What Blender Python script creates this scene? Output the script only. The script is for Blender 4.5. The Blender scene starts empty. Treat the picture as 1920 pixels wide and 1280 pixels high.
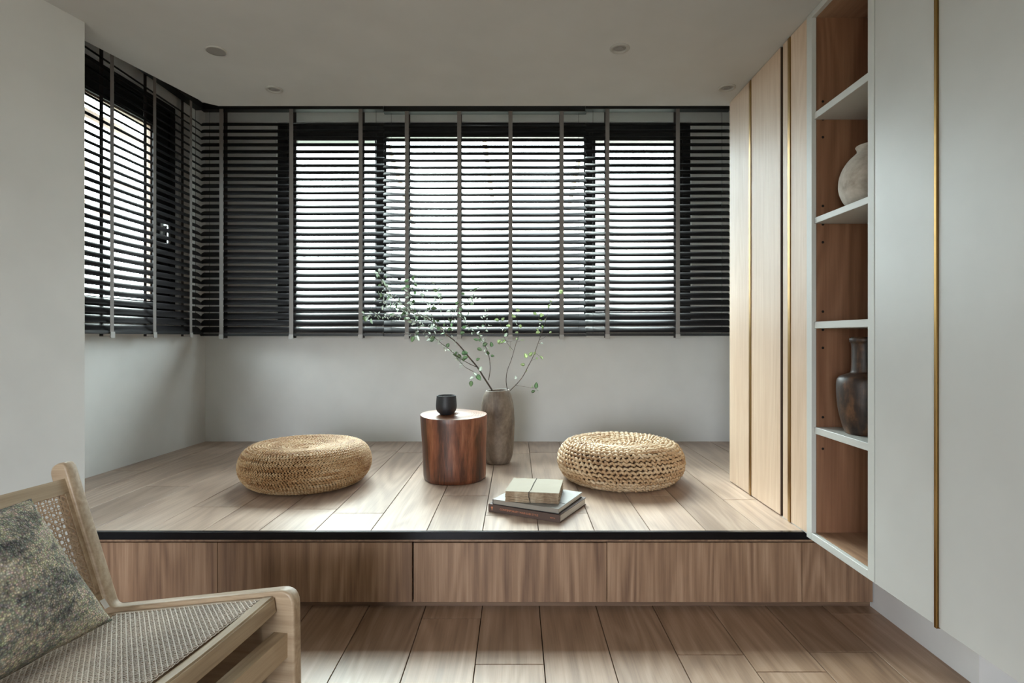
import bpy, bmesh, math, random
import numpy as np
from mathutils import Vector, Matrix, noise as mnoise

# ------------------------------------------------------------------ camera, sky, exposure
C = bpy.context.scene
COL = C.collection
EYE = 0.956
F = 1067.0                      # focal length in pixels of a 1920 wide frame
CX, CY = 968.0, 631.0           # vanishing point of the depth direction
cam_d = bpy.data.cameras.new('camera')
cam = bpy.data.objects.new('camera', cam_d)
COL.objects.link(cam)
cam_d.sensor_width = 36.0
cam_d.lens = 36.0 * F / 1920.0
cam_d.shift_x = -(CX - 960.0) / 1920.0
cam_d.shift_y = -(640.0 - CY) / 1920.0
cam_d.clip_start = 0.05
cam.location = (0, 0, EYE)
cam.rotation_euler = (math.pi / 2, 0, 0)
C.camera = cam

SKY_STRENGTH = 8.0
w = bpy.data.worlds.new('overcast_sky')
C.world = w
w.use_nodes = True
wn, wl = w.node_tree.nodes, w.node_tree.links
bg = wn['Background']
tc = wn.new('ShaderNodeTexCoord')
sp = wn.new('ShaderNodeSeparateXYZ')
rp = wn.new('ShaderNodeValToRGB')
rp.color_ramp.elements[0].position = 0.46
rp.color_ramp.elements[0].color = (0.30, 0.32, 0.28, 1)
rp.color_ramp.elements[1].position = 0.52
rp.color_ramp.elements[1].color = (0.86, 0.92, 0.98, 1)
e = rp.color_ramp.elements.new(1.0)
e.color = (.93, 0.98, 1.05, 1)
ma = wn.new('ShaderNodeMath'); ma.operation = 'MULTIPLY_ADD'
ma.inputs[1].default_value = 0.5; ma.inputs[2].default_value = 0.5
wl.new(tc.outputs['Generated'], sp.inputs[0]); wl.new(sp.outputs['Z'], ma.inputs[0])
wl.new(ma.outputs[0], rp.inputs[0]); wl.new(rp.outputs[0], bg.inputs[0])
bg.inputs[1].default_value = SKY_STRENGTH


def portal(name, loc, rot, sx, sy):
    d = bpy.data.lights.new(name, 'AREA')
    d.shape = 'RECTANGLE'; d.size = sx; d.size_y = sy
    d.cycles.is_portal = True
    o = bpy.data.objects.new(name, d); COL.objects.link(o)
    o.location = loc; o.rotation_euler = rot


H = math.pi / 2
# bright hazy sun patch high behind the back window
sd = bpy.data.lights.new('hazy_sun', 'SUN')
sd.energy = 6.2; sd.angle = math.radians(34); sd.color = (.94, .99, .98)
so = bpy.data.objects.new('hazy_sun', sd); COL.objects.link(so)
so.rotation_euler = Vector((.30, -.66, -.76)).to_track_quat('-Z', 'Y').to_euler()
portal('sky_portal', (-0.21, 3.90, 1.70), (-H, 0, 0), 2.8, 1.36)          # back window
portal('sky_portal', (-2.27, 3.05, 1.69), (H, 0, -H), 0.95, 1.4)          # side window
portal('sky_portal', (-1.1, -2.62, .85), (H, 0, 0), 1.4, 1.5)            # unseen opening behind the camera, added for fill light

C.view_settings.view_transform = 'Standard'
C.view_settings.look = 'None'
C.view_settings.gamma = 1.0
C.view_settings.use_curve_mapping = False
C.view_settings.exposure = 1.65
C.cycles.use_denoising = True
C.cycles.max_bounces = 14
C.cycles.diffuse_bounces = 8
C.cycles.glossy_bounces = 5
C.cycles.transparent_max_bounces = 16
C.cycles.sample_clamp_indirect = 8.0

R = random.Random(7)


def at_d(px, py, D):
    return Vector(((px - CX) * D / F, D, EYE - (py - CY) * D / F))


def at_z(px, py, z):
    return at_d(px, py, (EYE - z) * F / (py - CY))


def sx(px, D):
    return (px - CX) * D / F


# ------------------------------------------------------------------ materials
def rgb(h):
    h = h.lstrip('#')
    v = [int(h[i:i + 2], 16) / 255 for i in (0, 2, 4)]
    return tuple(c / 12.92 if c < .04045 else ((c + .055) / 1.055) ** 2.4 for c in v) + (1,)


class NT:
    def __init__(s, name):
        s.m = bpy.data.materials.new(name); s.m.use_nodes = True
        s.n = s.m.node_tree.nodes; s.l = s.m.node_tree.links
        s.b = s.n['Principled BSDF']; s.out = s.n['Material Output']

    def new(s, t, **k):
        o = s.n.new(t)
        for a, b in k.items():
            setattr(o, a, b)
        return o

    def link(s, a, b): s.l.new(a, b)

    def coord(s, rand=True):
        t = s.new('ShaderNodeTexCoord')
        if not rand:
            return t.outputs['Object']
        oi = s.new('ShaderNodeObjectInfo')
        a = s.new('ShaderNodeVectorMath', operation='MULTIPLY_ADD')
        cb = s.new('ShaderNodeCombineXYZ')
        s.link(oi.outputs['Random'], cb.inputs[0]); s.link(oi.outputs['Random'], cb.inputs[1]); s.link(oi.outputs['Random'], cb.inputs[2])
        s.link(cb.outputs[0], a.inputs[0]); a.inputs[1].default_value = (37.0, 91.0, 53.0)
        s.link(t.outputs['Object'], a.inputs[2])
        return a.outputs[0]

    def mapping(s, v, scale=(1, 1, 1), rot=(0, 0, 0)):
        m = s.new('ShaderNodeMapping')
        m.inputs['Scale'].default_value = scale; m.inputs['Rotation'].default_value = rot
        s.link(v, m.inputs[0]); return m.outputs[0]

    def noise(s, v, scale=5, detail=4, rough=.5, dist=0.0):
        n = s.new('ShaderNodeTexNoise')
        n.inputs['Scale'].default_value = scale; n.inputs['Detail'].default_value = detail
        n.inputs['Roughness'].default_value = rough; n.inputs['Distortion'].default_value = dist
        s.link(v, n.inputs['Vector']); return n.outputs['Fac']

    def math(s, op, a, b=None, c=None, clamp=False):
        m = s.new('ShaderNodeMath', operation=op, use_clamp=clamp)
        for i, x in enumerate((a, b, c)):
            if x is None: continue
            if hasattr(x, 'name') or not isinstance(x, (int, float)): s.link(x, m.inputs[i])
            else: m.inputs[i].default_value = x
        return m.outputs[0]

    def ramp(s, f, stops):
        r = s.new('ShaderNodeValToRGB')
        e = r.color_ramp.elements
        e[0].position, e[0].color = stops[0]; e[1].position, e[1].color = stops[-1]
        for p, c in stops[1:-1]:
            x = e.new(p); x.color = c
        s.link(f, r.inputs[0]); return r.outputs[0]

    def mix(s, f, a, b, mode='MIX'):
        m = s.new('ShaderNodeMix', data_type='RGBA', blend_type=mode)
        for i, x in ((0, f), (6, a), (7, b)):
            if isinstance(x, (int, float, tuple)): m.inputs[i].default_value = x
            else: s.link(x, m.inputs[i])
        return m.outputs[2]

    def bump(s, f, strength=.3, dist=.002):
        b = s.new('ShaderNodeBump'); b.inputs['Strength'].default_value = strength; b.inputs['Distance'].default_value = dist
        s.link(f, b.inputs['Height']); s.link(b.outputs[0], s.b.inputs['Normal'])

    def set(s, **k):
        for a, b in k.items():
            s.b.inputs[a.replace('_', ' ')].default_value = b
        return s


def plain(name, col, rough=.5, metal=0.0, spec=.5, var=0.0):
    t = NT(name); t.set(Roughness=rough, Metallic=metal); t.b.inputs['Specular IOR Level'].default_value = spec
    c = rgb(col) if isinstance(col, str) else col
    v = t.coord()
    n = t.noise(v, 6, 3)
    d = var if var else 0.03
    lo = tuple(x * (1 - d) for x in c[:3]) + (1,)
    hi = tuple(min(1, x * (1 + d)) for x in c[:3]) + (1,)
    t.link(t.ramp(n, [(.3, lo), (.7, hi)]), t.b.inputs['Base Color'])
    return t.m


def wood(name, dark, mid, light, axis='Y', rough=.42, ring=.5, k=1.0, bump=.15, pvar=.12, spec=.5):
    """grain runs along AXIS"""
    t = NT(name); t.b.inputs['Specular IOR Level'].default_value = spec
    v = t.coord()
    def sc(a, b): return {'X': (b, a, a), 'Y': (a, b, a), 'Z': (a, a, b)}[axis]
    n1 = t.noise(t.mapping(v, sc(4.5 * k, .55 * k)), 1.0, 2, .45, .25)
    rings = t.math('SINE', t.math('MULTIPLY', n1, 85.0))
    rings = t.math('MULTIPLY_ADD', rings, .5, .5)
    st = t.noise(t.mapping(v, sc(90 * k, 2.2 * k)), 1.0, 5, .65)
    pores = t.noise(t.mapping(v, sc(420 * k, 9 * k)), 1.0, 2, .6)
    big = t.noise(t.mapping(v, sc(9 * k, .8 * k)), 1.0, 3, .5)
    f = t.math('ADD', t.math('MULTIPLY', rings, .22 * ring), t.math('MULTIPLY', st, .62))
    f = t.math('ADD', f, t.math('MULTIPLY', big, .38))
    f = t.math('SUBTRACT', f, .11 * ring)
    col = t.ramp(f, [(.22, rgb(dark)), (.50, rgb(mid)), (.76, rgb(light))])
    pr = t.ramp(pores, [(.30, (.72, .70, .68, 1)), (.42, (1, 1, 1, 1))])
    col = t.mix(.45, col, pr, 'MULTIPLY')
    oi = t.new('ShaderNodeObjectInfo')
    br = t.math('MULTIPLY_ADD', oi.outputs['Random'], pvar * 2, 1 - pvar)
    cb = t.new('ShaderNodeCombineColor')
    for i in range(3): t.link(br, cb.inputs[i])
    col = t.mix(1.0, col, cb.outputs[0], 'MULTIPLY')
    t.link(col, t.b.inputs['Base Color'])
    rr = t.math('MULTIPLY_ADD', st, .16, rough - .08)
    t.link(rr, t.b.inputs['Roughness'])
    t.bump(st, bump, .001)
    return t.m


M = {}
M['wall'] = plain('wall_paint', '#d2d2d0', .82, spec=.25)
M['ceil'] = plain('ceiling_paint', '#bfc0bf', .9, spec=.2)
M['floor'] = wood('floor_oak', '#745b48', '#957963', '#ac917c', 'Y', .40, .8)
M['deck'] = wood('platform_oak', '#877264', '#a7907f', '#bca796', 'Y', .36, .7)
M['drawer'] = wood('drawer_walnut_oak', '#5a4030', '#886a52', '#a88a70', 'Z', .5, .7, k=1.0, pvar=.04)
M['panel'] = wood('pale_oak_veneer', '#b99c82', '#c9af97', '#d5c0aa', 'Z', .45, .4, pvar=.03)
M['inner'] = wood('cabinet_inner_oak', '#68452e', '#7f5840', '#916a4f', 'Z', .5, .7, pvar=.02)
M['innerflat'] = wood('cabinet_inner_oak_lying', '#80604a', '#9a785f', '#ad8d74', 'Y', .5, .5, pvar=.02)
M['dark_wood'] = plain('dark_brown_reveal', '#3a2617', .6)
M['white_lac'] = plain('white_lacquer', '#b9b8b4', .38, spec=.5)
M['white_edge'] = plain('white_laminate', '#bcbcb7', .45)
M['brass'] = plain('brushed_brass', '#9a7a4a', .35, 1.0)
M['black_trim'] = plain('black_metal_trim', '#15151a', .22, .6)
M['frame'] = plain('window_frame_black', '#1b1a1c', .4)
M['slat'] = plain('slat_dark_lacquer', '#262425', .5, spec=.085)
M['rail'] = plain('blind_rail_black', '#121214', .4)
M['tape'] = plain('grey_cloth_tape', '#8a8583', .9, spec=.1)
M['clip'] = plain('pale_tape_clip', '#a8a5a3', .6)
M['tape_dark'] = plain('dark_cloth_tape', '#4a4444', .9, spec=.1)
M['lamp'] = plain('downlight_ring', '#a9a7a2', .5)
M['lampin'] = plain('downlight_reflector', '#8d8b87', .4)
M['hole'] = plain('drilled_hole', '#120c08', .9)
M['metal'] = plain('pale_metal', '#b9b9b9', .35, .7)
M['facade'] = plain('pale_render', '#d9cdc6', .9)
M['facade_pane'] = plain('pale_shutter', '#cbc4c2', .8)
M['awning'] = plain('brown_awning_metal', '#8a766b', .7)
M['seat_wood'] = wood('ash_wood', '#8f7860', '#ae987e', '#c2ae94', 'X', .42, .6, k=1.4, pvar=.05)
M['seat_wood_y'] = wood('ash_wood_cross', '#88745d', '#a99478', '#bfac90', 'Y', .42, .6, k=1.4, pvar=.05)
M['cane'] = plain('woven_cane', '#b79c80', .55, var=.2)
M['cane_seat'] = plain('woven_cane_seat', '#c4b8aa', .5, var=.2)
M['tag'] = plain('white_cloth_tag', '#e6e4e0', .8)
M['string'] = plain('dark_string', '#2a2624', .9)
M['paper'] = plain('cream_paper', '#a29a8c', .9, var=.06)


def mk_glass():
    t = NT('window_glass')
    t.n.remove(t.b)
    tr = t.new('ShaderNodeBsdfTransparent'); tr.inputs[0].default_value = (.90, .95, .93, 1)
    gl = t.new('ShaderNodeBsdfGlossy'); gl.inputs['Roughness'].default_value = .02
    gl.inputs[0].default_value = (1, 1, 1, 1)
    lw_ = t.new('ShaderNodeLayerWeight')
    fr = t.math('MULTIPLY_ADD', t.math('POWER', lw_.outputs['Facing'], 5.0), .9, .04)
    mx = t.new('ShaderNodeMixShader')
    t.link(fr, mx.inputs[0]); t.link(tr.outputs[0], mx.inputs[1]); t.link(gl.outputs[0], mx.inputs[2])
    t.link(mx.outputs[0], t.out.inputs[0])
    return t.m


M['glass'] = mk_glass()


def mk_stump(name, top=False):
    t = NT(name); t.set(Roughness=.38)
    v = t.coord(False)
    if not top:
        a = t.noise(t.mapping(v, (9, 9, 1.6)), 1.0, 5, .6, .8)
        b = t.noise(t.mapping(v, (70, 70, 7)), 1.0, 4, .65)
        f = t.math('ADD', t.math('MULTIPLY', a, .7), t.math('MULTIPLY', b, .32))
        col = t.ramp(f, [(.34, rgb('#26160f')), (.46, rgb('#4c2b1c')), (.55, rgb('#78462e')), (.66, rgb('#99664a'))])
        t.bump(b, .25, .002)
    else:
        ln = t.new('ShaderNodeVectorMath', operation='LENGTH')
        t.link(t.mapping(v, (1, 1, 0)), ln.inputs[0])
        n = t.noise(v, 9, 3, .5)
        d = t.math('ADD', ln.outputs['Value'], t.math('MULTIPLY', n, .06))
        r_ = t.math('MULTIPLY_ADD', t.math('SINE', t.math('MULTIPLY', d, 520.0)), .12, .5)
        f = t.math('ADD', r_, t.math('MULTIPLY', t.math('SUBTRACT', n, .5), 1.1))
        col = t.ramp(f, [(.3, rgb('#4b2c1d')), (.5, rgb('#7f5238')), (.75, rgb('#a57c5e'))])
    t.link(col, t.b.inputs['Base Color'])
    return t.m


M['stump'] = mk_stump('polished_trunk_wood')
M['stump_top'] = mk_stump('trunk_end_grain', True)


def mk_blotch(name, cols, sc=(6, 6, 3), rough=.6, bump=.3, detail=5, pos=(.36, .5, .62)):
    t = NT(name); t.set(Roughness=rough)
    v = t.coord()
    a = t.noise(t.mapping(v, sc), 1.0, detail, .6, .6)
    b = t.noise(v, 60, 4, .6)
    f = t.math('ADD', t.math('MULTIPLY', a, .8), t.math('MULTIPLY', b, .2))
    t.link(t.ramp(f, [(p, rgb(c)) for p, c in zip(pos, cols)]), t.b.inputs['Base Color'])
    t.bump(b, bump, .002)
    return t.m


M['vase'] = mk_blotch('weathered_clay', ('#5c4e42', '#7f7163', '#978a7c'), (12, 12, 4), .55)
M['vase_white'] = mk_blotch('chalky_white_clay', ('#9a9084', '#b9b0a5', '#cbc4ba'), (10, 10, 10), .85, .6)
M['vase_dark'] = mk_blotch('dark_turned_wood', ('#170f0b', '#35241a', '#6b4a31'), (26, 26, 4), .45, .4, pos=(.38, .52, .68))
M['cup'] = mk_blotch('matt_black_ceramic', ('#17171a', '#1f1f23', '#2b2b30'), (6, 6, 6), .5, .2)
M['bark'] = mk_blotch('twig_bark', ('#2c2420', '#4a3d34', '#6a5a4c'), (30, 30, 30), .8)
M['book_brown'] = plain('brown_cloth_cover', '#54423a', .6)
M['book_dark'] = plain('dark_board', '#2a2a2c', .5)
M['book_grey'] = plain('pale_grey_cover', '#969693', .45)
M['book_spine_grey'] = plain('taupe_spine', '#8b857c', .5)
M['orange_ink'] = plain('copper_foil', '#c07a58', .4)


def mk_pages():
    t = NT('book_pages'); t.set(Roughness=.8)
    v = t.coord(False)
    n = t.noise(t.mapping(v, (3, 3, 900)), 1.0, 2, .5)
    t.link(t.ramp(n, [(.35, rgb('#a59f94')), (.6, rgb('#dad5ca'))]), t.b.inputs['Base Color'])
    return t.m


M['pages'] = mk_pages()


def mk_straw(name, cols):
    t = NT(name); t.set(Roughness=.58)
    v = t.coord()
    a = t.noise(v, 5, 3, .6)
    b = t.noise(v, 140, 3, .7)
    f = t.math('ADD', t.math('MULTIPLY', a, .55), t.math('MULTIPLY', b, .45))
    t.link(t.ramp(f, [(p, rgb(c)) for p, c in zip((.36, .46, .54, .66), cols)]), t.b.inputs['Base Color'])
    t.bump(b, .4, .001)
    return t.m


M['straw_a'] = mk_straw('banana_fibre_warm', ('#7a5230', '#a47c50', '#bd9d74', '#d2bb98'))
M['straw_b'] = mk_straw('water_hyacinth_light', ('#8a6848', '#b3916b', '#c6ab88', '#d8c3a6'))
M['straw_core'] = plain('dark_inner_core', '#4a3422', .9)


def mk_leaf(name, top, under, tr):
    t = NT(name); t.set(Roughness=.35)
    g = t.new('ShaderNodeNewGeometry'); oi = t.new('ShaderNodeObjectInfo')
    c = t.mix(g.outputs['Backfacing'], rgb(top), rgb(under))
    c2 = t.mix(t.math('MULTIPLY', oi.outputs['Random'], .25), c, rgb('#9db38a'))
    t.link(c2, t.b.inputs['Base Color'])
    td = t.new('ShaderNodeBsdfTranslucent'); t.link(c2, td.inputs[0])
    mx = t.new('ShaderNodeMixShader'); mx.inputs[0].default_value = tr
    t.link(t.b.outputs[0], mx.inputs[1]); t.link(td.outputs[0], mx.inputs[2]); t.link(mx.outputs[0], t.out.inputs[0])
    return t.m


M['leaf'] = mk_leaf('grey_green_leaf', '#2c4724', '#7f9a76', .2)
M['leaf_pale'] = mk_leaf('pale_dusty_leaf', '#b4bfb0', '#dfe3dc', .25)
M['leaf_young'] = mk_leaf('young_green_leaf', '#8da467', '#b6c294', .35)


def mk_pillow():
    t = NT('tweed_weave'); t.set(Roughness=.95); t.b.inputs['Specular IOR Level'].default_value = .1
    v = t.coord(False)
    vo = t.new('ShaderNodeTexVoronoi'); vo.inputs['Scale'].default_value = 1.0
    vo.inputs['Randomness'].default_value = .75
    t.link(t.mapping(v, (230, 230, 230)), vo.inputs['Vector'])
    a = t.noise(t.mapping(v, (7, 7, 18)), 1.0, 4, .6, .5)
    b = t.noise(v, 90, 3, .7)
    f = t.math('ADD', t.math('MULTIPLY', a, .62), t.math('MULTIPLY', b, .38))
    base = t.ramp(f, [(.37, rgb('#4a4d50')), (.44, rgb('#7d7a70')), (.49, rgb('#959284')), (.54, rgb('#b6a98b')), (.60, rgb('#c8bea6')), (.68, rgb('#a29e92'))])
    tint = t.mix(.16, base, vo.outputs['Color'], 'OVERLAY')
    hue = t.new('ShaderNodeHueSaturation'); hue.inputs['Saturation'].default_value = .75
    hue.inputs['Value'].default_value = 1.0
    t.link(tint, hue.inputs['Color'])
    dk = t.ramp(vo.outputs['Distance'], [(.0, (1.9, 1.87, 1.82, 1)), (.55, (.72, .72, .72, 1))])
    t.link(t.mix(1.0, hue.outputs[0], dk, 'MULTIPLY'), t.b.inputs['Base Color'])
    inv = t.math('SUBTRACT', 1.0, vo.outputs['Distance'])
    t.bump(inv, .9, .003)
    return t.m


M['pillow'] = mk_pillow()


# ------------------------------------------------------------------ object helpers
def link(name, me, mat=None, parent=None):
    o = bpy.data.objects.new(name, me)
    COL.objects.link(o)
    if mat is not None and not me.materials:
        for m in (mat if isinstance(mat, (list, tuple)) else [mat]): me.materials.append(m)
    if parent: o.parent = parent
    return o


def tag(o, label=None, cat=None, group=None, kind=None):
    if label: o['label'] = label
    if cat: o['category'] = cat
    if group: o['group'] = group
    if kind: o['kind'] = kind
    return o


def empty(name, loc=(0, 0, 0), rz=0.0):
    o = bpy.data.objects.new(name, None); COL.objects.link(o)
    o.location = loc; o.rotation_euler = (0, 0, rz); o.empty_display_size = .05
    return o


def mesh_from(bm, name, smooth=False):
    me = bpy.data.meshes.new(name); bm.to_mesh(me); bm.free()
    if smooth:
        for p in me.polygons: p.use_smooth = True
    return me


def add_box(bm, x0, x1, y0, y1, z0, z1, M4=None):
    vs = [Vector((x, y, z)) for z in (z0, z1) for y in (y0, y1) for x in (x0, x1)]
    if M4 is not None: vs = [M4 @ v for v in vs]
    v = [bm.verts.new(p) for p in vs]
    for f in ((0, 2, 3, 1), (4, 5, 7, 6), (0, 1, 5, 4), (2, 6, 7, 3), (0, 4, 6, 2), (1, 3, 7, 5)):
        bm.faces.new([v[i] for i in f])
    return v


def box(name, x0, x1, y0, y1, z0, z1, mat, parent=None, bev=0.0, seg=2):
    bm = bmesh.new()
    cx, cy, cz = (x0 + x1) / 2, (y0 + y1) / 2, (z0 + z1) / 2
    add_box(bm, x0 - cx, x1 - cx, y0 - cy, y1 - cy, z0 - cz, z1 - cz)
    if bev > 0: bmesh.ops.bevel(bm, geom=bm.edges[:], offset=bev, segments=seg, affect='EDGES', profile=.5)
    o = link(name, mesh_from(bm, name), mat, parent)
    o.location = (cx, cy, cz)
    return o


def boxes(name, lst, mat, parent=None, bev=0.0):
    bm = bmesh.new()
    for b in lst: add_box(bm, *b)
    if bev > 0: bmesh.ops.bevel(bm, geom=bm.edges[:], offset=bev, segments=1, affect='EDGES')
    return link(name, mesh_from(bm, name), mat, parent)


def prism(name, poly, z0, z1, mat, parent=None):
    bm = bmesh.new()
    lo = [bm.verts.new((x, y, z0)) for x, y in poly]
    hi = [bm.verts.new((x, y, z1)) for x, y in poly]
    bm.faces.new(lo[::-1]); bm.faces.new(hi)
    n = len(poly)
    for i in range(n): bm.faces.new((lo[i], lo[(i + 1) % n], hi[(i + 1) % n], hi[i]))
    bmesh.ops.recalc_face_normals(bm, faces=bm.faces[:])
    return link(name, mesh_from(bm, name), mat, parent)


def lathe_mesh(name, prof, seg=64, fn=None, close_top=False, close_bottom=True):
    """prof: list of (r, z) from the bottom outside upwards (may turn inwards)"""
    bm = bmesh.new(); rings = []
    for r, z in prof:
        ring = []
        for i in range(seg):
            a = 2 * math.pi * i / seg
            p = Vector((r * math.cos(a), r * math.sin(a), z))
            if fn: p = fn(p, a)
            ring.append(bm.verts.new(p))
        rings.append(ring)
    for a, b in zip(rings, rings[1:]):
        for i in range(seg):
            bm.faces.new((a[i], a[(i + 1) % seg], b[(i + 1) % seg], b[i]))
    if close_bottom: bm.faces.new(rings[0][::-1])
    if close_top: bm.faces.new(rings[-1])
    bmesh.ops.recalc_face_normals(bm, faces=bm.faces[:])
    return mesh_from(bm, name, True)


def spline(pts, n):
    """Catmull-Rom through PTS (tuples of any size), n samples a span"""
    P = [np.array(p, float) for p in pts]
    P = [2 * P[0] - P[1]] + P + [2 * P[-1] - P[-2]]
    out = []
    for i in range(1, len(P) - 2):
        for k in range(n):
            t = k / n
            a, b, c, d = P[i - 1], P[i], P[i + 1], P[i + 2]
            out.append(.5 * (2 * b + (c - a) * t + (2 * a - 5 * b + 4 * c - d) * t * t + (3 * b - a - 3 * c + d) * t ** 3))
    out.append(P[-2])
    return out


def add_tube(bm, pts, r0, r1, seg=6, cap=True):
    n = len(pts); rings = []
    pts = [Vector(p) for p in pts]
    for i, p in enumerate(pts):
        t = (pts[min(i + 1, n - 1)] - pts[max(i - 1, 0)])
        if t.length < 1e-9: t = Vector((0, 0, 1))
        t.normalize()
        u = t.cross(Vector((0.13, 1, .07)))
        if u.length < 1e-4: u = t.cross(Vector((1, 0, 0)))
        u.normalize(); v = t.cross(u)
        r = r0 + (r1 - r0) * i / max(1, n - 1)
        rings.append([bm.verts.new(p + (u * math.cos(2 * math.pi * k / seg) + v * math.sin(2 * math.pi * k / seg)) * r) for k in range(seg)])
    for a, b in zip(rings, rings[1:]):
        for k in range(seg): bm.faces.new((a[k], a[(k + 1) % seg], b[(k + 1) % seg], b[k]))
    if cap:
        bm.faces.new(rings[0][::-1]); bm.faces.new(rings[-1])


# ------------------------------------------------------------------ room dimensions
PZ = 0.2725                     # platform top
PF = 1.988                      # platform front edge
BW = 3.713                      # back wall
CZ = 2.061                      # lowered ceiling
UZ = 2.422                      # ceiling over the window bay
LWX = 1.257                     # recessed lower wall under the hanging cabinets
WX = 1.40                       # right wall
CAB = 1.007                     # cabinet fronts
LA = math.atan(.255)            # skew of the left wall
PC = (-1.518, 2.0015)           # pillar corner
RY = -2.6                       # rear wall

# floor: planks on a dark bed -------------------------------------------------
floor = box('floor', -3.0, 1.6, RY - .1, BW + .1, -.06, -.0125, plain('floor_bed', '#1d140e', .9))
tag(floor, 'oak plank floor of the room below the platform', kind='structure')


def plank(parent, mat, x0, x1, y0, y1, z, g=.0014, th=.012, sub=None):
    bm = bmesh.new()
    cx, cy = (x0 + x1) / 2, (y0 + y1) / 2
    X0, X1, Y0, Y1 = x0 + g - cx, x1 - g - cx, y0 + g - cy, y1 - g - cy
    c = .0005
    b = [bm.verts.new(p) for p in ((X0, Y0, -th), (X1, Y0, -th), (X1, Y1, -th), (X0, Y1, -th))]
    m = [bm.verts.new(p) for p in ((X0, Y0, -c), (X1, Y0, -c), (X1, Y1, -c), (X0, Y1, -c))]
    t = [bm.verts.new(p) for p in ((X0 + c, Y0 + c, 0), (X1 - c, Y0 + c, 0), (X1 - c, Y1 - c, 0), (X0 + c, Y1 - c, 0))]
    for lo, hi in ((b, m), (m, t)):
        for i in range(4): bm.faces.new((lo[i], lo[(i + 1) % 4], hi[(i + 1) % 4], hi[i]))
    bm.faces.new(t); bm.faces.new(b[::-1])
    o = link('plank', mesh_from(bm, 'plank'), mat, None)
    o.location = (cx, cy, z)
    if parent:
        o.parent = parent
        o.matrix_parent_inverse = Matrix.Translation(parent.location).inverted()
    return o


def lay(parent, mat, x_start, w, x_lo, x_hi, y_lo, y_hi, z, L, joints):
    """rows along Y; joints: {row: y of one known end joint}"""
    k0 = math.floor((x_lo - x_start) / w)
    k = k0
    while x_start + k * w < x_hi - 1e-4:
        a = max(x_lo, x_start + k * w); b = min(x_hi, x_start + (k + 1) * w)
        if b - a > .004:
            j = joints.get(k, y_lo + ((k * 0.37) % 1) * L)
            ys = [y_lo]
            y = j - math.ceil((j - y_lo) / L) * L
            while y < y_hi:
                if y > y_lo + .03 and y < y_hi - .03: ys.append(y)
                y += L
            ys.append(y_hi)
            for p, q in zip(ys, ys[1:]): plank(parent, mat, a, b, p, q, z)
        k += 1


def fy(py, z=0.0): return (EYE - z) * F / (py - CY)


fw = (sx(1332.5, 2.006) - sx(690, 2.006)) / 6
lay(floor, M['floor'], sx(690, 2.006), fw, -2.95, 1.56, RY, 2.025, 0.0, .92,
    {1: fy(1159), 2: fy(1245), 5: fy(1227), 6: fy(1140) - .38, 7: fy(1222), 3: fy(1245) - .5, 4: fy(1159) - .55, 0: fy(1150) - .45, -1: fy(1200) - .6})

# platform --------------------------------------------------------------------
plat = box('platform', -2.16, WX + .02, PF + .06, BW + .02, .0, PZ - .0125, plain('platform_core', '#1d140e', .9))
tag(plat, 'raised oak plank platform with storage drawers filling the window bay', 'platform')
pw = (sx(1327.5, PF) - sx(481, PF)) / 8
x0p = sx(481, PF)
jj = {1: fy(962, PZ), 3: fy(929, PZ), 5: fy(962, PZ), 7: fy(928.5, PZ), -1: fy(900.5, PZ), 8: fy(861, PZ), 0: fy(845, PZ), 2: fy(870, PZ), 4: fy(850, PZ), 6: fy(905, PZ) - .9, -2: fy(950, PZ)}
lay(plat, M['deck'], x0p, pw, -2.16, WX + .01, PF + .018, BW + .015, PZ, 1.15, jj)


def part(o, parent, label=None):
    o.parent = parent
    o.matrix_parent_inverse = Matrix.Translation(parent.location).inverted()
    if label: o['label'] = label
    return o


part(box('edge_trim', -2.1, CAB + .03, PF, PF + .018, PZ - .026, PZ + .001, M['black_trim'], None, .0012), plat, 'black metal trim along the platform edge')
part(box('upper_rail', -2.1, LWX, PF + .012, PF + .06, PZ - .036, PZ - .027, M['drawer']), plat)
part(box('toe_kick', -2.1, LWX, PF + .035, PF + .058, 0, .024, wood('toe_kick_wood', '#4a3628', '#6a5240', '#80684f', 'X', .6, .5)), plat)
dz0, dz1 = .0235, PZ - .040
DX = [-2.1, sx(408, 2.0), sx(774, 2.0), sx(1138, 2.0), sx(1504, 2.0), LWX - .003]
for i in range(5):
    g = .0028 if i in (1, 2) else .0014
    ga = .0028 if i == 2 else .0009
    gb = .0028 if i == 1 else .0009
    part(box('drawer_front', DX[i] + ga, DX[i + 1] - gb, PF + .012, PF + .03, dz0, dz1 - (.001 if i == 2 else 0), M['drawer'], None, .0008, 1), plat)
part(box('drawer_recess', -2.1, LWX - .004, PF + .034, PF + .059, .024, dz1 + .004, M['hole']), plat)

# walls -----------------------------------------------------------------------
WIN = dict(x0=-1.565, x1=1.142, z0=1.045, z1=2.36)
bw = boxes('wall_back', [
    (-2.4, 1.6, BW, BW + .16, -.1, WIN['z0']),
    (-2.4, 1.6, BW, BW + .16, WIN['z1'], UZ + .1),
    (-2.4, WIN['x0'], BW, BW + .16, WIN['z0'], WIN['z1']),
    (WIN['x1'], 1.6, BW, BW + .16, WIN['z0'], WIN['z1'])], M['wall'])
tag(bw, kind='structure')

BAY = empty('bay_frame')        # removed below: only its matrix is used
phi = -math.asin(.0515)
BM = Matrix.Translation((-2.029, BW, 0)) @ Matrix.Rotation(phi, 4, 'Z')
bpy.data.objects.remove(BAY)
LW = dict(s0=.27, s1=1.06, z0=1.045, z1=2.335)


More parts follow.
